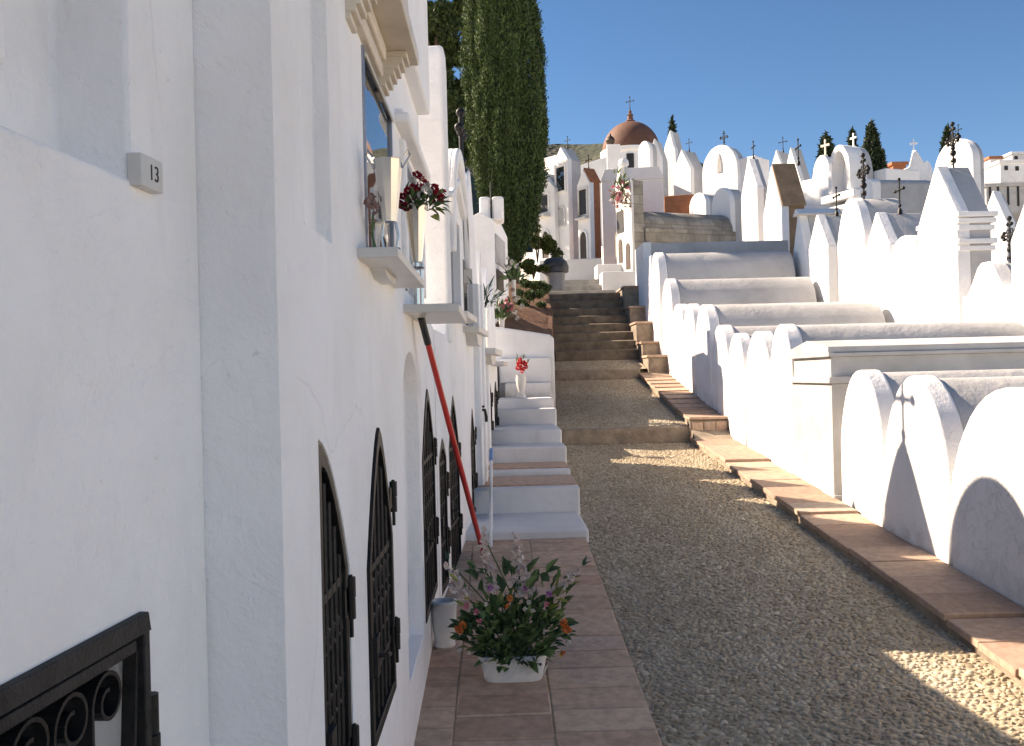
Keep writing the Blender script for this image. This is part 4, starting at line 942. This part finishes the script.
mb = MB(); fb.box(mb, WY0 + .02, WY1 - .02, 1.942, WZ1 - .018, -.006, -.002); mb.build('pane', M['glass'], win)
mb = MB(); fb.box(mb, WY0 + .005, WY1 - .005, WZ1 - .03, WZ1 - .018, .0065, .013); mb.build('trim', M['brasstrim'], win, bevel=.001)
mb = MB(); S1 = fb.at(357, 245)[0]; S1n = on_y(398, 245, S1).x + .336; fb.box(mb, S1, S1 + .80, 1.893, 1.918, -.03, S1n); fb.prism(mb, [(2.5, 1.893), (2.8, 1.893), (2.74, 1.872), (2.58, 1.872)], -.02, .04); mb.build('shelf', M['shelf'], B, bevel=.003)
mb = MB(); CQ = on_y(419, 66, 2.9); CN = CQ.x + .336; CZ = CQ.z; fb.box(mb, 2.15, 2.9, CZ, CZ + .045, -.01, CN); fb.box(mb, 2.17, 2.88, CZ + .045, CZ + .08, -.01, CN - .012); fb.prism(mb, [(2.17, CZ + .08), (2.88, CZ + .08), (2.54, CZ + .4)], -.01, CN - .02); can = mb.build('canopy', M['beige'], B, bevel=.004)
for yy in (2.24, 2.81):
    mb = MB()
    for k in range(7): fb.box(mb, yy - .05, yy + .05, CZ - .12 + k * .0171, CZ - .12 + (k + 1) * .0171, -.005, .012 + k * (CN - .03) / 6.5)
    mb.build('corbel', M['beige'], can, bevel=.002)
mb = MB(); fb.box(mb, 2.31, 2.74, CZ - .085, CZ - .045, -.005, .022); fb.box(mb, 2.33, 2.72, CZ - .045, CZ - .001, -.005, .034); mb.build('moulding', M['beige'], can, bevel=.008)
# joint stain / gutter between the houses

# --- C
fc3 = Facade(-.336, 3.12, -.336, 4.86)
C_ = thing('niche_house', 'white burial house with a jutting gabled hood and a lower marble shelf', 'tomb', (-1.1, 3.8, 0))
mb = MB(); fc3.prism(mb, [(3.121, -.1), (4.855, -.1), (4.855, 1.86), (4.24, 1.9), (4.24, 3.45), (3.7, 4.0), (3.121, 3.5)], -1.5, 0); body = mb.build('wall', M['wall'], C_, bevel=.016)
c = MB(); fc3.prism(c, arch(3.26, 3.9, .55, 1.5, 1.70, 'round', 20), -.06, .05); cut(body, c)
c = MB(); fc3.prism(c, arch(3.985, 4.70, .56, 1.25, 1.56, 'ogive', 22), -.03, .05); cut(body, c)
c = MB(); fc3.box(c, 3.45, 4.12, 1.92, 2.42, -.07, .05); cut(body, c)
gate(C_, fc3, 3.995, 4.69, .57, 1.25, 1.55, -.016, hinges=(.3, .7))
mb = MB(); S2 = fc3.at(403.5, 304)[0]; Q2 = on_y(459, 303, S2); fc3.box(mb, S2, S2 + .75, Q2.z - .03, Q2.z, -.03, Q2.x + .336); SH2 = Q2.z; mb.build('shelf', M['shelf'], C_, bevel=.003)
mb = MB(); fc3.box(mb, 3.46, 4.11, 1.925, 2.41, -.068, -.05); mb.build('niche_slab', M['wall'], C_, bevel=.004)
mb = MB()
for (a, b, cc, d) in ((3.45, 3.475, 1.92, 2.42), (4.095, 4.12, 1.92, 2.42), (3.475, 4.095, 2.395, 2.42)): fc3.box(mb, a, b, cc, d, -.01, .01)
mb.build('niche_frame', M['alu'], C_, bevel=.002)
mb = MB(); fc3.prism(mb, [(3.16, 2.76), (4.2, 2.76), (4.2, 3.5), (3.7, 3.93), (3.16, 3.5)], -.01, .055); mb.build('upper_panel', M['wall'], C_, bevel=.012)
mb = MB(); fc3.box(mb, 3.22, 4.22, 2.47, 2.505, -.005, .05); fc3.box(mb, 3.26, 4.2, 2.505, 2.53, -.005, .03)
mb.build('hood', M['wall'], C_, bevel=.01)
mb = MB(); fc3.box(mb, 4.13, 4.2, 1.95, 2.45, -.005, .02); mb.build('pilaster', M['wall'], C_, bevel=.008); mb = MB(); fc3.box(mb, 3.36, 3.43, 1.95, 2.45, -.005, .02); mb.build('pilaster', M['wall'], C_, bevel=.008)

# --- D, E, F : houses that turn slightly towards the path
SLP = (.306 / 5.0)
def fx(y): return -.336 + (y - 4.8) * SLP
fd = Facade(fx(4.86), 4.86, fx(6.64), 6.64)
D_ = thing('niche_house', 'round topped white burial house with torn plaster at its crown', 'tomb', (-1, 5.6, .3))
mb = MB(); pr = [(4.861, .1), (6.64, .1)] + [(6.64, 2.35)] + list(reversed([(5.64 + .999 * 1.0 * (i / 18), 2.35 + .72 * math.sqrt(max(0, 1 - (2 * i / 18 - 1) ** 2))) for i in range(19)]))[1:] + [(5.4, 1.9), (5.36, 1.84), (4.861, 1.85)]
fd.prism(mb, pr, -1.1, 0); body = mb.build('wall', M['wall'], D_, bevel=.016)
c = MB(); fd.prism(c, arch(4.93, 5.27, .46, 1.16, 1.28, 'ogive', 16), -.04, .05); cut(body, c)
c = MB(); fd.prism(c, arch(5.38, 5.93, .47, 1.2, 1.5, 'ogive', 20), -.04, .05); cut(body, c)
c = MB(); fd.box(c, 5.7, 6.3, 2.0, 2.6, -.06, .05); cut(body, c)
gate(D_, fd, 4.94, 5.26, .47, 1.16, 1.27, -.02, bars=4, hinges=(.3, .7)); gate(D_, fd, 5.39, 5.92, .48, 1.2, 1.49, -.02, hinges=(.22, .66))
mb = MB(); fd.box(mb, 5.71, 6.29, 2.01, 2.59, -.058, -.05); mb.build('niche_pane', M['glass'], D_)
mb = MB(); fd.box(mb, 5.66, 6.34, 1.955, 1.995, -.02, .1); mb.build('shelf', M['shelf'], D_, bevel=.003)
mb = MB()
for (pa, pb_) in (((5.6, 2.66), (6.0, 2.82)), ((6.0, 2.82), (6.4, 2.66))): fd.prism(mb, [pa, pb_, (pb_[0], pb_[1] + .035), (pa[0], pa[1] + .035)], -.005, .04)
mb.build('hood', M['wall'], D_, bevel=.012)
mb = MB(); o_ = [(5.64 + .999 * (i / 18) , 2.35 + .72 * math.sqrt(max(0, 1 - (2 * i / 18 - 1) ** 2))) for i in range(19)]; i_ = [(6.14 + (a - 6.14) * .86, 2.35 + (b - 2.35) * .88) for a, b in o_]
fd.ring(mb, o_, i_, -.003, .04); mb.build('crown_band', M['white'], D_, bevel=.014)

fd2 = MB(); fd.prism(fd2, [(5.44, 1.8), (5.638, 1.8), (5.638, 3.4), (5.6, 3.5), (5.47, 3.52), (5.44, 3.44)], -.22, .012); fd2.build('crest_pier', M['white'], D_, bevel=.02)
fe = Facade(fx(6.65), 6.65, fx(7.7), 7.7)
E_ = thing('niche_house', 'white burial house with a pointed arch crown carrying an iron cross', 'tomb', (-1, 6.8, .4))
mb = MB(); fe.prism(mb, arch(6.652, 7.698, .2, 2.1, 3.17, 'ogive', 20), -.9, 0); body = mb.build('wall', M['wall'], E_, bevel=.016)
c = MB(); fe.prism(c, arch(6.70, 7.08, .6, 1.1, 1.38, 'ogive', 20), -.04, .05); cut(body, c)
gate(E_, fe, 6.71, 7.07, .61, 1.1, 1.37, -.02)
mb = MB(); fe.box(mb, 7.12, 7.24, .5, 2.3, -.01, .05); mb.build('pilaster', M['wall'], E_, bevel=.012); mb = MB(); fe.box(mb, 7.36, 7.46, .5, 2.3, -.01, .06); mb.build('pilaster', M['wall'], E_, bevel=.012)
mb = MB(); fe.box(mb, 6.35, 7.2, 1.9, 1.94, -.02, .11); fe.prism(mb, [(6.5, 1.9), (7.0, 1.9), (6.9, 1.82), (6.6, 1.82)], -.02, .08); mb.build('shelf', M['shelf'], E_, bevel=.003)
mb = MB(); fe.box(mb, 6.45, 7.1, 1.96, 2.4, -.01, .006); mb.build('niche_pane', M['glass'], E_)
mb = MB(); mb.tube([fe.p(7.16, 1.35, .03), fe.p(7.16, 1.35, .07), fe.p(7.16, 1.30, .08), fe.p(7.16, 1.26, .08)], .012, 8); mb.tube([fe.p(7.13, 1.375, .06), fe.p(7.19, 1.375, .06)], .009, 6); mb.build('tap', M['ironrust'], E_)
cross(E_, fe.p(7.175, 3.14, -.06), .46, fe.U, 'bold')

ff = Facade(fx(7.7), 7.7, fx(9.75), 9.75)
F_h = thing('niche_house', 'lower white burial houses front with two narrow black doors by the white steps', 'tomb', (-.9, 8.5, .5))
mb = MB(); ff.prism(mb, [(7.702, .3), (9.748, .3), (9.748, 2.05), (9.45, 2.55), (9.12, 1.98), (8.75, 2.6), (8.38, 2.05), (8.0, 2.66), (7.702, 2.1)], -.8, 0); body = mb.build('wall', M['wall'], F_h, bevel=.016)
for a, b in ((8.47, 8.9), (9.25, 9.7)):
    c = MB(); ff.prism(c, arch(a, b, .95, 1.4, 1.56, 'ogive', 16), -.03, .05); cut(body, c)
    gate(F_h, ff, a + .01, b - .01, .96, 1.4, 1.55, -.016, bars=4, mat=M['ironrust'])
mb = MB(); ff.prism(mb, arch(7.75, 8.15, 1.85, 2.2, 2.35, 'round', 12), -.02, .006); mb.build('niche_pane', M['dark'], F_h)
mb = MB(); ff.box(mb, 7.65, 8.6, 1.78, 1.83, -.02, .13); ff.prism(mb, [(7.7, 1.78), (8.3, 1.78), (8.2, 1.70), (7.8, 1.70)], -.02, .09); mb.build('shelf', M['shelf'], F_h, bevel=.003)
mb = MB(); ff.box(mb, 7.62, 7.7, .6, 2.3, -.005, .045); mb.build('pilaster', M['wall'], F_h, bevel=.01); mb = MB(); ff.box(mb, 8.1, 8.2, .8, 1.78, -.005, .04); mb.build('pilaster', M['wall'], F_h, bevel=.01)
mb = MB(); ff.box(mb, 8.95, 9.75, 1.70, 1.74, -.02, .12); mb.build('shelf', M['shelf'], F_h, bevel=.003)

fg = Facade(-.04, 12.0, .15, 13.3)
G_ = thing('niche_house', 'white tomb with two square blocks and an iron rod on top before the cypress', 'tomb', (-.5, 12.4, 1.5))
mb = MB(); fg.prism(mb, [(12.0, 1.2), (13.3, 1.2), (13.3, 3.55), (12.65, 3.66), (12.0, 3.6)], -.5, 0); body = mb.build('wall', M['wall'], G_, bevel=.016)
mb = MB(); mb.box2((-.32, 11.86, 1.3), (-.03, 11.998, 3.5)); mb.prism([(-.32, 3.5), (-.03, 3.5), (-.03, 3.56), (-.2, 3.66), (-.32, 3.6)], Vector((0, 11.86, 0)), Vector((1, 0, 0)), Vector((0, 1, 0)), 0, .138); mb.build('side_pier', M['wall'], G_, bevel=.012)
mb = MB(); mb.box2((-.21, 12.02, 3.58), (-.07, 12.35, 3.88)); mb.build('top_block', M['wall'], G_, bevel=.03)
mb = MB(); mb.box2((-.05, 12.02, 3.58), (.10, 12.4, 3.88)); mb.build('top_block', M['wall'], G_, bevel=.03)
mb = MB(); mb.tube([(-.06, 12.0, 3.55), (-.06, 12.0, 4.05)], .012, 6); mb.build('rod', M['ironrust'], G_)
mb = MB(); fg.box(mb, 12.1, 12.9, 3.05, 3.42, -.01, .02); mb.build('panel', M['grey'], G_, bevel=.006)
mb = MB(); fg.box(mb, 12.15, 12.75, 2.72, 2.98, -.01, .01); mb.build('niche_pane', M['woodd'], G_)
mb = MB(); fg.box(mb, 12.05, 13.0, 2.43, 2.47, -.02, .14); fg.box(mb, 12.05, 13.0, 2.02, 2.06, -.02, .14); mb.build('shelf', M['shelf'], G_, bevel=.003)
gate(G_, fg, 12.2, 12.55, 1.45, 1.85, 2.0, .004, bars=4); gate(G_, fg, 12.75, 13.15, 1.45, 1.85, 2.0, .004, bars=4)
# low linking wall between F and G
LW = thing('link_wall', 'low white wall in front of the square block tomb behind the flower pots', 'wall', (-.4, 10.9, .9))
fl = Facade(fx(9.75), 9.75, -.03, 11.85); mb = MB(); fl.prism(mb, [(9.752, .6), (11.85, .6), (11.85, 1.86), (10.9, 1.78), (10.4, 1.62), (9.752, 1.58)], -.5, 0); mb.build('wall_face', M['wall'], LW, bevel=.016)
mb = MB()
for yy in (10.1, 10.55, 10.9, 11.2): mb.tube([fl.p(yy, 1.2, .012), fl.p(yy, 1.75, .012)], .008, 5)
mb.build('iron_rods', M['iron'], LW)

# ------------------------------------------------------------------ flowers, vases, poles
def blossom(parent, c, r, mat, n=16, name='blossom'):
    mb = MB(); c = Vector(c)
    for i in range(n):
        d = Vector((random.gauss(0, 1), random.gauss(0, 1), random.gauss(.25, 1))).normalized(); s = d.cross(Vector((random.random(), random.random(), random.random()))).normalized(); q = d.cross(s)
        w_ = r * random.uniform(.8, 1.15); a = c + d * r * .15; b = c + d * r * random.uniform(.7, 1.05)
        m_ = (a + b) / 2 + q * r * .15
        mb.add([a, m_ + s * w_ * .55, b + q * r * .1, m_ - s * w_ * .55], [(0, 1, 2, 3)])
    return mb.build(name, mat, parent, fix=False)
def leafset(parent, pts, mat, L, W_, name='leaves', fold=.25, out=None, droop=.25):
    mb = MB()
    for p in pts:
        p = Vector(p); d = (p - Vector(out)) if out is not None else Vector((0, 0, 1)); d = d.normalized() + Vector((random.gauss(0, .35), random.gauss(0, .35), random.gauss(0, .3))); d.normalize()
        s = d.cross(Vector((0, 0, 1)) + Vector((random.gauss(0, .5), random.gauss(0, .5), 0))); s.normalize(); q = s.cross(d); l = L * random.uniform(.6, 1.25); w_ = W_ * random.uniform(.6, 1.2)
        m1, m2, tip = p + d * l * .35, p + d * l * .7 - q * l * droop * .2, p + d * l - q * l * droop * .6
        mb.add([p, m1 + s * w_ * .5 + q * w_ * fold, m2 + s * w_ * .36 + q * w_ * fold * .6, tip, m2 - s * w_ * .36 + q * w_ * fold * .6, m1 - s * w_ * .5 + q * w_ * fold, m1, m2],
               [(0, 6, 1), (1, 6, 7, 2), (2, 7, 3), (0, 5, 6), (5, 4, 7, 6), (4, 3, 7)])
    return mb.build(name, mat, parent, fix=False)
def stems(parent, pairs, r=.0025, mat=None, name='stems'):
    mb = MB()
    for a, b in pairs:
        a, b = Vector(a), Vector(b); m_ = (a + b) / 2 + Vector((random.gauss(0, .01), random.gauss(0, .01), .012)); mb.tube([a, m_, b], r, 5)
    return mb.build(name, mat or M['fol'], parent)

# planter on the brick walkway
Yp = 3.86; zp = pz(Yp) + .042
P0 = on_y(513.5, 680, Yp); k = Yp / FOC
pl = thing('flower_planter', 'white oblong planter full of artificial flowers on the brick walkway', 'planter', (P0.x, Yp, zp))
mb = MB(); cx = P0.x; hw = 34 * k
prof = [(.80, 0), (.86, .006), (.93, .05), (1.0, .092), (1.04, .096), (1.04, .106), (.97, .108), (.93, .085)]
seg = 36; vs2 = []
for r_, z in prof:
    for j in range(seg):
        t = 2 * math.pi * j / seg; cxx = abs(math.cos(t)) ** .45 * math.copysign(1, math.cos(t)); cyy = abs(math.sin(t)) ** .45 * math.copysign(1, math.sin(t))
        vs2.append((cx + hw * r_ * cxx, Yp + .072 + .068 * r_ * cyy, zp + z))
mb.add(vs2, [(i * seg + j, i * seg + (j + 1) % seg, (i + 1) * seg + (j + 1) % seg, (i + 1) * seg + j) for i in range(len(prof) - 1) for j in range(seg)] + [tuple(range(seg - 1, -1, -1)), tuple((len(prof) - 1) * seg + j for j in range(seg))])
mb.build('pot', M['whitepl'], pl)
mb = MB()
for j in range(9): mb.tube([(cx - hw * .86 + j * hw * .215, Yp + .0035 - .0, zp + .03 + (j % 2) * .012), (cx - hw * .78 + j * hw * .215, Yp + .0015, zp + .055), (cx - hw * .86 + j * hw * .215 + .02, Yp + .0005, zp + .072)], .0025, 5)
mb.build('pot_relief', M['whitepl'], pl)
pc = Vector((cx, Yp + .07, zp + .1))
def pp(px, py, dy=0): 
    v = on_y(px, py, Yp + .07 + dy); return v
pts = []
while len(pts) < 620:
    a = random.uniform(0, 2 * math.pi); rr = random.random() ** .5; h = random.random()
    x = cx + (.225 * (.55 + .45 * min(1, h * 1.6))) * rr * math.cos(a); yv = Yp + .07 + .12 * rr * math.sin(a); z = zp + .08 + .245 * h * (1 - .42 * rr * rr)
    pts.append((x, yv, z))
leafset(pl, pts, M['fol'], .05, .032, 'foliage', out=(cx, Yp + .07, zp + .06))
big = [pp(random.uniform(462, 566), random.uniform(572, 640), random.uniform(-.08, .05)) for _ in range(90)]
leafset(pl, big, M['fol'], .07, .042, 'broad_leaves', out=(cx, Yp + .07, zp + .1))
lime = [pp(*q, dy=random.uniform(-.1, -.02)) for q in ((548, 610), (555, 600), (545, 603), (560, 595), (563, 588), (552, 615), (470, 600), (462, 590), (458, 582), (568, 582), (556, 590), (549, 598), (465, 608))]
leafset(pl, lime, M['limeleaf'], .075, .022, 'pale_leaves', out=(cx, Yp + .07, zp + .1))
stems(pl, [((cx + random.uniform(-.1, .1), Yp + .07, zp + .09), pp(*q)) for q in ((453, 566), (581, 568), (488, 545), (515, 548), (517, 575), (470, 600), (560, 600), (458, 630), (565, 632), (500, 600), (530, 590), (484, 640), (525, 640))], .003)
def spike(px0, py0, px1, py1, n, mat, r, dy=0):
    for i in range(n):
        f = i / (n - 1); c = pp(px0 + (px1 - px0) * f + random.gauss(0, 4.2 * (1 - f * .7)), py0 + (py1 - py0) * f, dy + random.gauss(0, .008)); blossom(pl, c, r * 1.25 * (1.15 - .6 * f), mat, 14)
spike(491, 590, 483, 528, 26, M['blush_petal'], .019, -.03); spike(523, 594, 514, 534, 26, M['blush_petal'], .019, -.03)
spike(525, 588, 524, 575, 4, M['blush_petal'], .014, .01)
spike(466, 597, 447, 564, 13, M['blush_petal'], .02, -.06); spike(556, 594, 579, 568, 11, M['blush_petal'], .018, -.06)
for px, py, r, m_ in ((459, 630, .021, 'orange_petal'), (463, 625, .018, 'orange_petal'), (567, 629, .022, 'orange_petal'), (564, 623, .018, 'orange_petal'), (563, 653, .013, 'orange_petal'), (510, 598, .015, 'orange_petal'),
                      (507, 606, .012, 'orange_petal'), (476, 612, .014, 'pink_petal'), (479, 621, .013, 'pink_petal'), (547, 604, .014, 'pink_petal'), (491, 588, .015, 'mauve_petal'), (525, 588, .013, 'mauve_petal'), (549, 594, .016, 'mauve_petal'),
                      (529, 602, .012, 'white_petal'), (525, 609, .011, 'white_petal'), (533, 611, .011, 'white_petal'), (486, 604, .010, 'white_petal'), (568, 642, .014, 'white_petal'), (460, 650, .011, 'white_petal'), (561, 655, .010, 'yellow_petal'), (469, 653, .010, 'blush_petal'), (466, 606, .015, 'pink_petal'), (461, 598, .014, 'blush_petal')):
    blossom(pl, pp(px, py, -.13), r * 1.1, M[m_], 20)
for px, py in ((449, 560), (583, 566)): leafset(pl, [pp(px, py)] * 4, M['folteal'], .04, .014, 'teal_tip', out=pc)

# squared white vase behind the planter
Yv = 4.3; zv = pz(Yv) + .04; q = on_y(445, 655, Yv)
vz = thing('stone_vase', 'squat white stone vase standing against the wall behind the planter', 'vase', (q.x, Yv, zv))
mb = MB(); mb.lathe([(.038, 0), (.05, .012), (.046, .03), (.052, .08), (.056, .15), (.058, .19), (.062, .197), (.062, .209), (.05, .211), (.046, .15)], (q.x, Yv, zv), 24); mb.build('vase_body', M['whitepl'], vz)
mb = MB(); mb.tube([(q.x + .06 * math.cos(t), Yv + .06 * math.sin(t), zv + .203 + .003 * math.cos(8 * t)) for t in np.linspace(0, 2 * math.pi, 30)], .005, 5); mb.build('rim', M['whitepl'], vz)

# poles
a, b = Vector((-.055, 4.95, pz(4.95) + .045)), Vector((-.30, 3.68, 1.835)); d = (b - a)
rp = thing('red_pole', 'long red pole with a black grip leaning from the walkway to the marble shelf', 'pole', a)
mb = MB(); mb.tube([a, a + d * .93], .0125, 12); mb.build('shaft', M['red'], rp)
mb = MB(); mb.tube([a + d * .93, b], .0145, 12); mb.build('grip', M['blackpl'], rp)
a, b = Vector((-.085, 6.0, pz(6.0) + .045)), Vector((-.088, 7.78, 1.0)); d = b - a
bp = thing('white_pole', 'thin white pole with a blue grip leaning on the white steps', 'pole', a)
mb = MB(); mb.tube([a, a + d * .86], .011, 10); mb.build('shaft', M['whitepl'], bp)
mb = MB(); mb.tube([a + d * .86, b], .0165, 10); mb.build('grip', M['blue'], bp)

# steel vases on the upper shelf
def cone_vase(label, px, pt, pb, Y, rt, rb, zfloor, mat=M['steel'], group='steel cone vases on the marble shelves'):
    t_ = on_y(px, pt, Y); b_ = on_y(px, pb, Y); o = thing('flower_vase', label, 'vase', (t_.x, Y, zfloor), group)
    mb = MB(); mb.lathe([(rb, b_.z), (rt * .98, t_.z - .004), (rt * 1.03, t_.z), (rt * .92, t_.z), (rb * .8, b_.z + .02)], (t_.x, Y, 0), 10); mb.build('cone', mat, o, smooth=20)
    mb = MB()
    for s_ in (-1, 1): mb.tube([(t_.x + s_ * rb * .7, Y, b_.z + .01), (t_.x + s_ * rb * 1.1, Y, (b_.z + zfloor) / 2), (t_.x + s_ * rb * .8, Y, zfloor)], .0035, 6)
    mb.tube([(t_.x + rb * 1.2 * math.cos(q_), Y + rb * 1.2 * math.sin(q_), zfloor + .004) for q_ in np.linspace(0, 2 * math.pi, 14)], .0035, 5); mb.build('stand', mat, o)
    return o, Vector((t_.x, Y, t_.z))
v1, c1 = cone_vase('nearer empty steel cone vase in front of the glazed niche', 388, 160, 222, 2.36, .037, .019, 1.918)
mb = MB()
for s_ in (-1, 1): mb.tube([c1 + Vector((s_ * .036, 0, -.02)), c1 + Vector((s_ * .055, .005, .012)), c1 + Vector((s_ * .05, 0, .025)), c1 + Vector((s_ * .038, 0, .008))], .003, 6)
mb.build('handle', M['steel'], v1)
v2, c2 = cone_vase('farther steel cone vase holding the dark red flowers on the marble shelf', 416, 206, 262, 2.78, .033, .014, 1.918)
bq = thing('bouquet', 'dark red and white artificial flowers in the steel vase on the high shelf', 'flowers', c2)
def bp_(px, py, dy=0): return on_y(px, py, 2.78 + dy)
for px, py in ((403, 196), (408, 191), (413, 188), (400, 204), (416, 195), (421, 178), (425, 184), (419, 186), (434, 188), (438, 194), (441, 198), (436, 200), (443, 193), (432, 193), (405, 207), (411, 200), (417, 175)): blossom(bq, bp_(px, py, random.uniform(-.05, .05)), .0165, M['crimson_petal'], 15)
for px, py in ((424, 189), (428, 186), (420, 195), (413, 180), (430, 192)): blossom(bq, bp_(px, py, -.03), .013, M['white_petal'], 12)
leafset(bq, [bp_(random.uniform(404, 438), random.uniform(196, 212), random.uniform(-.04, .04)) for _ in range(46)], M['fol'], .04, .018, 'leaves', out=c2 - Vector((0, 0, .04)))
leafset(bq, [bp_(*q_) for q_ in ((432, 206), (436, 210), (433, 214), (440, 206), (428, 208), (437, 203), (430, 216))], M['limeleaf'], .045, .02, 'pale_leaves', out=c2)
stems(bq, [(c2 - Vector((0, 0, .05)), bp_(*q_)) for q_ in ((408, 195), (424, 184), (438, 195), (418, 190), (434, 208))], .002)
# faded flowers behind the near vase
fq = thing('bouquet', 'small faded pink flowers behind the nearer steel vase by the glass', 'flowers', (c1.x - .05, 2.42, 1.93))
for _ in range(9): blossom(fq, (c1.x - .045 + random.gauss(0, .008), 2.40 + random.gauss(0, .03), 2.02 + random.gauss(0, .035)), .014, M['fadedpink_petal'], 10)
stems(fq, [((c1.x - .045, 2.40, 1.92), (c1.x - .045, 2.40, 2.02)), ((c1.x - .04, 2.42, 1.92), (c1.x - .045, 2.42, 2.0))], .003)
# upright steel tubes on the lower shelf
for i, (px, py0, Y, lab) in enumerate(((417, 262, 3.7, 'nearer thin steel flower tube on the lower marble shelf'), (421.5, 255, 3.85, 'farther thin steel flower tube on the lower marble shelf'))):
    b_ = on_y(px, 300, Y); z0_ = SH2 + .001; o = thing('flower_tube', lab, 'vase', (b_.x, Y, z0_)); mb = MB(); mb.lathe([(.012, z0_), (.012, z_at(px, py0, b_)), (.009, z_at(px, py0, b_)), (.009, z0_ + .03)], (b_.x, Y, 0), 12); mb.build('tube', M['steel'], o)
    mb = MB(); mb.lathe([(.02, z0_), (.02, z0_ + .006), (.012, z0_ + .008)], (b_.x, Y, 0), 12); mb.build('foot', M['steel'], o)

# pots with plants farther along the facade
def potted(label, px, pt, pb, Y, r, mats, foliage, spread, n, up, group=None, zf=None, blooms=(), teal=False):
    b_ = on_y(px, pb, Y); t_ = on_y(px, pt, Y); z0_ = b_.z if zf is None else zf
    o = thing('potted_flowers', label, 'flowers', (b_.x, Y, z0_), group)
    mb = MB()
    for dx in ((-r * 1.1, r * 1.1) if teal else (0,)): mb.lathe([(r * .8, z0_), (r, t_.z), (r * .8, t_.z), (r * .7, z0_ + .02)], (b_.x + dx, Y - abs(dx), 0), 12)
    mb.build('pot', mats, o)
    c_ = Vector((b_.x, Y, t_.z))
    if foliage: leafset(o, [(c_.x + random.gauss(0, spread * .45), Y + random.gauss(0, spread * .4), t_.z + abs(random.gauss(.0, up))) for _ in range(n)], foliage, spread * .9, spread * (.12 if teal else .28), 'leaves', out=c_ - Vector((0, 0, spread * .5)))
    for (qx, qy, rr, mm) in blooms: blossom(o, on_y(qx, qy, Y - .05 + random.gauss(0, .03)), rr, M[mm], 14)
    stems(o, [(c_ - Vector((0, 0, .03)), on_y(qx, qy, Y)) for (qx, qy, rr, mm) in blooms[::2]] or [(c_ - Vector((0, 0, .03)), c_ + Vector((0, 0, .05)))], .003)
    return o
potted('steel tube pots with a spiky blue green plant on the facade ledge', 482, 309, 327, 8.0, .022, M['steel'], M['folteal'], .13, 90, .09, teal=True, zf=1.832)
potted('pink flowers in a white cup on the facade ledge beside the white flowers', 502, 320, 333, 11.4, .035, M['shelf'], M['fol'], .14, 90, .1, blooms=[(506, 301, .05, 'pink_petal'), (510, 306, .05, 'pink_petal'), (503, 307, .04, 'pink_petal'), (513, 309, .045, 'pink_petal'), (508, 312, .045, 'pink_petal'), (499, 305, .035, 'fadedpink_petal'), (515, 312, .03, 'white_petal')], zf=None)
potted('white flowers trailing from a tall cup near the cypress foot', 514, 280, 296, 12.3, .03, M['shelf'], M['fol'], .13, 80, .06, zf=None, blooms=[(512, 262, .05, 'white_petal'), (517, 266, .045, 'white_petal'), (509, 268, .04, 'white_petal'), (513, 290, .04, 'fadedpink_petal'), (518, 297, .045, 'white_petal'), (522, 306, .045, 'white_petal'), (515, 300, .04, 'blush_petal'), (510, 285, .04, 'blush_petal'), (517, 318, .04, 'white_petal'), (508, 258, .03, 'white_petal')])
# white urn with red heart flowers on the steps
b_ = on_y(521.5, 400, 10.1); z0_ = 1.362
o = thing('stone_urn', 'slim white urn on the top white step', 'vase', (b_.x, 10.1, z0_))
mb = MB(); mb.lathe([(.045, z0_), (.05, z0_ + .02), (.03, z0_ + .06), (.05, z0_ + .14), (.058, z0_ + .2), (.05, z0_ + .24), (.055, z0_ + .25), (.042, z0_ + .25)], (b_.x, 10.1, 0), 18); mb.build('urn_body', M['shelf'], o)
o = thing('bouquet', 'bright red heart shaped flower bunch in the slim white urn', 'flowers', (b_.x, 10.1, z0_ + .25))
for px, py in ((519, 364), (525, 364), (522, 367), (518, 368), (526, 367), (522, 371), (523, 362), (520, 360)): blossom(o, on_y(px, py, 10.05), .036, M['scarlet_petal'], 14)
leafset(o, [on_y(random.uniform(516, 528), random.uniform(358, 368), 10.12) for _ in range(20)], M['fol'], .06, .022, 'leaves', out=(b_.x, 10.1, z0_ + .2))
# pink bouquet and white figure on the stone tomb
F, mid = STONE_F, STONE_MID
o = thing('bouquet', 'big pink flower bunch hanging on the cream front of the stone tomb', 'flowers', on_y(619, 205, 20.2))
for _ in range(44): blossom(o, on_y(random.gauss(619, 4), random.gauss(194, 7), 20.2 + random.gauss(0, .05)), .05, M[random.choice(['pink_petal', 'pink_petal', 'blush_petal', 'fadedpink_petal'])], 14)
leafset(o, [on_y(random.gauss(622, 4), random.gauss(193, 8), 20.25) for _ in range(60)], M['fol'], .18, .06, 'leaves', out=on_y(619, 205, 20.3))
q = on_y(624, 183, 21.2)
o = thing('urn_pedestal', 'white pedestal with a round urn above the stone tomb front', 'ornament', (q.x, 21.2, q.z - .3))
k = 21.2 / FOC
mb = MB(); mb.lathe([(9 * k, -.3), (8 * k, 0), (5.5 * k, 14 * k), (5 * k, 15 * k)], q, 8); mb.build('pedestal', M['shelf'], o)
mb = MB(); mb.lathe([(3 * k, 15 * k), (5.5 * k, 18 * k), (5 * k, 22 * k), (3.4 * k, 24 * k), (.001, 24.5 * k)], q, 14); mb.build('urn', M['far'], o)
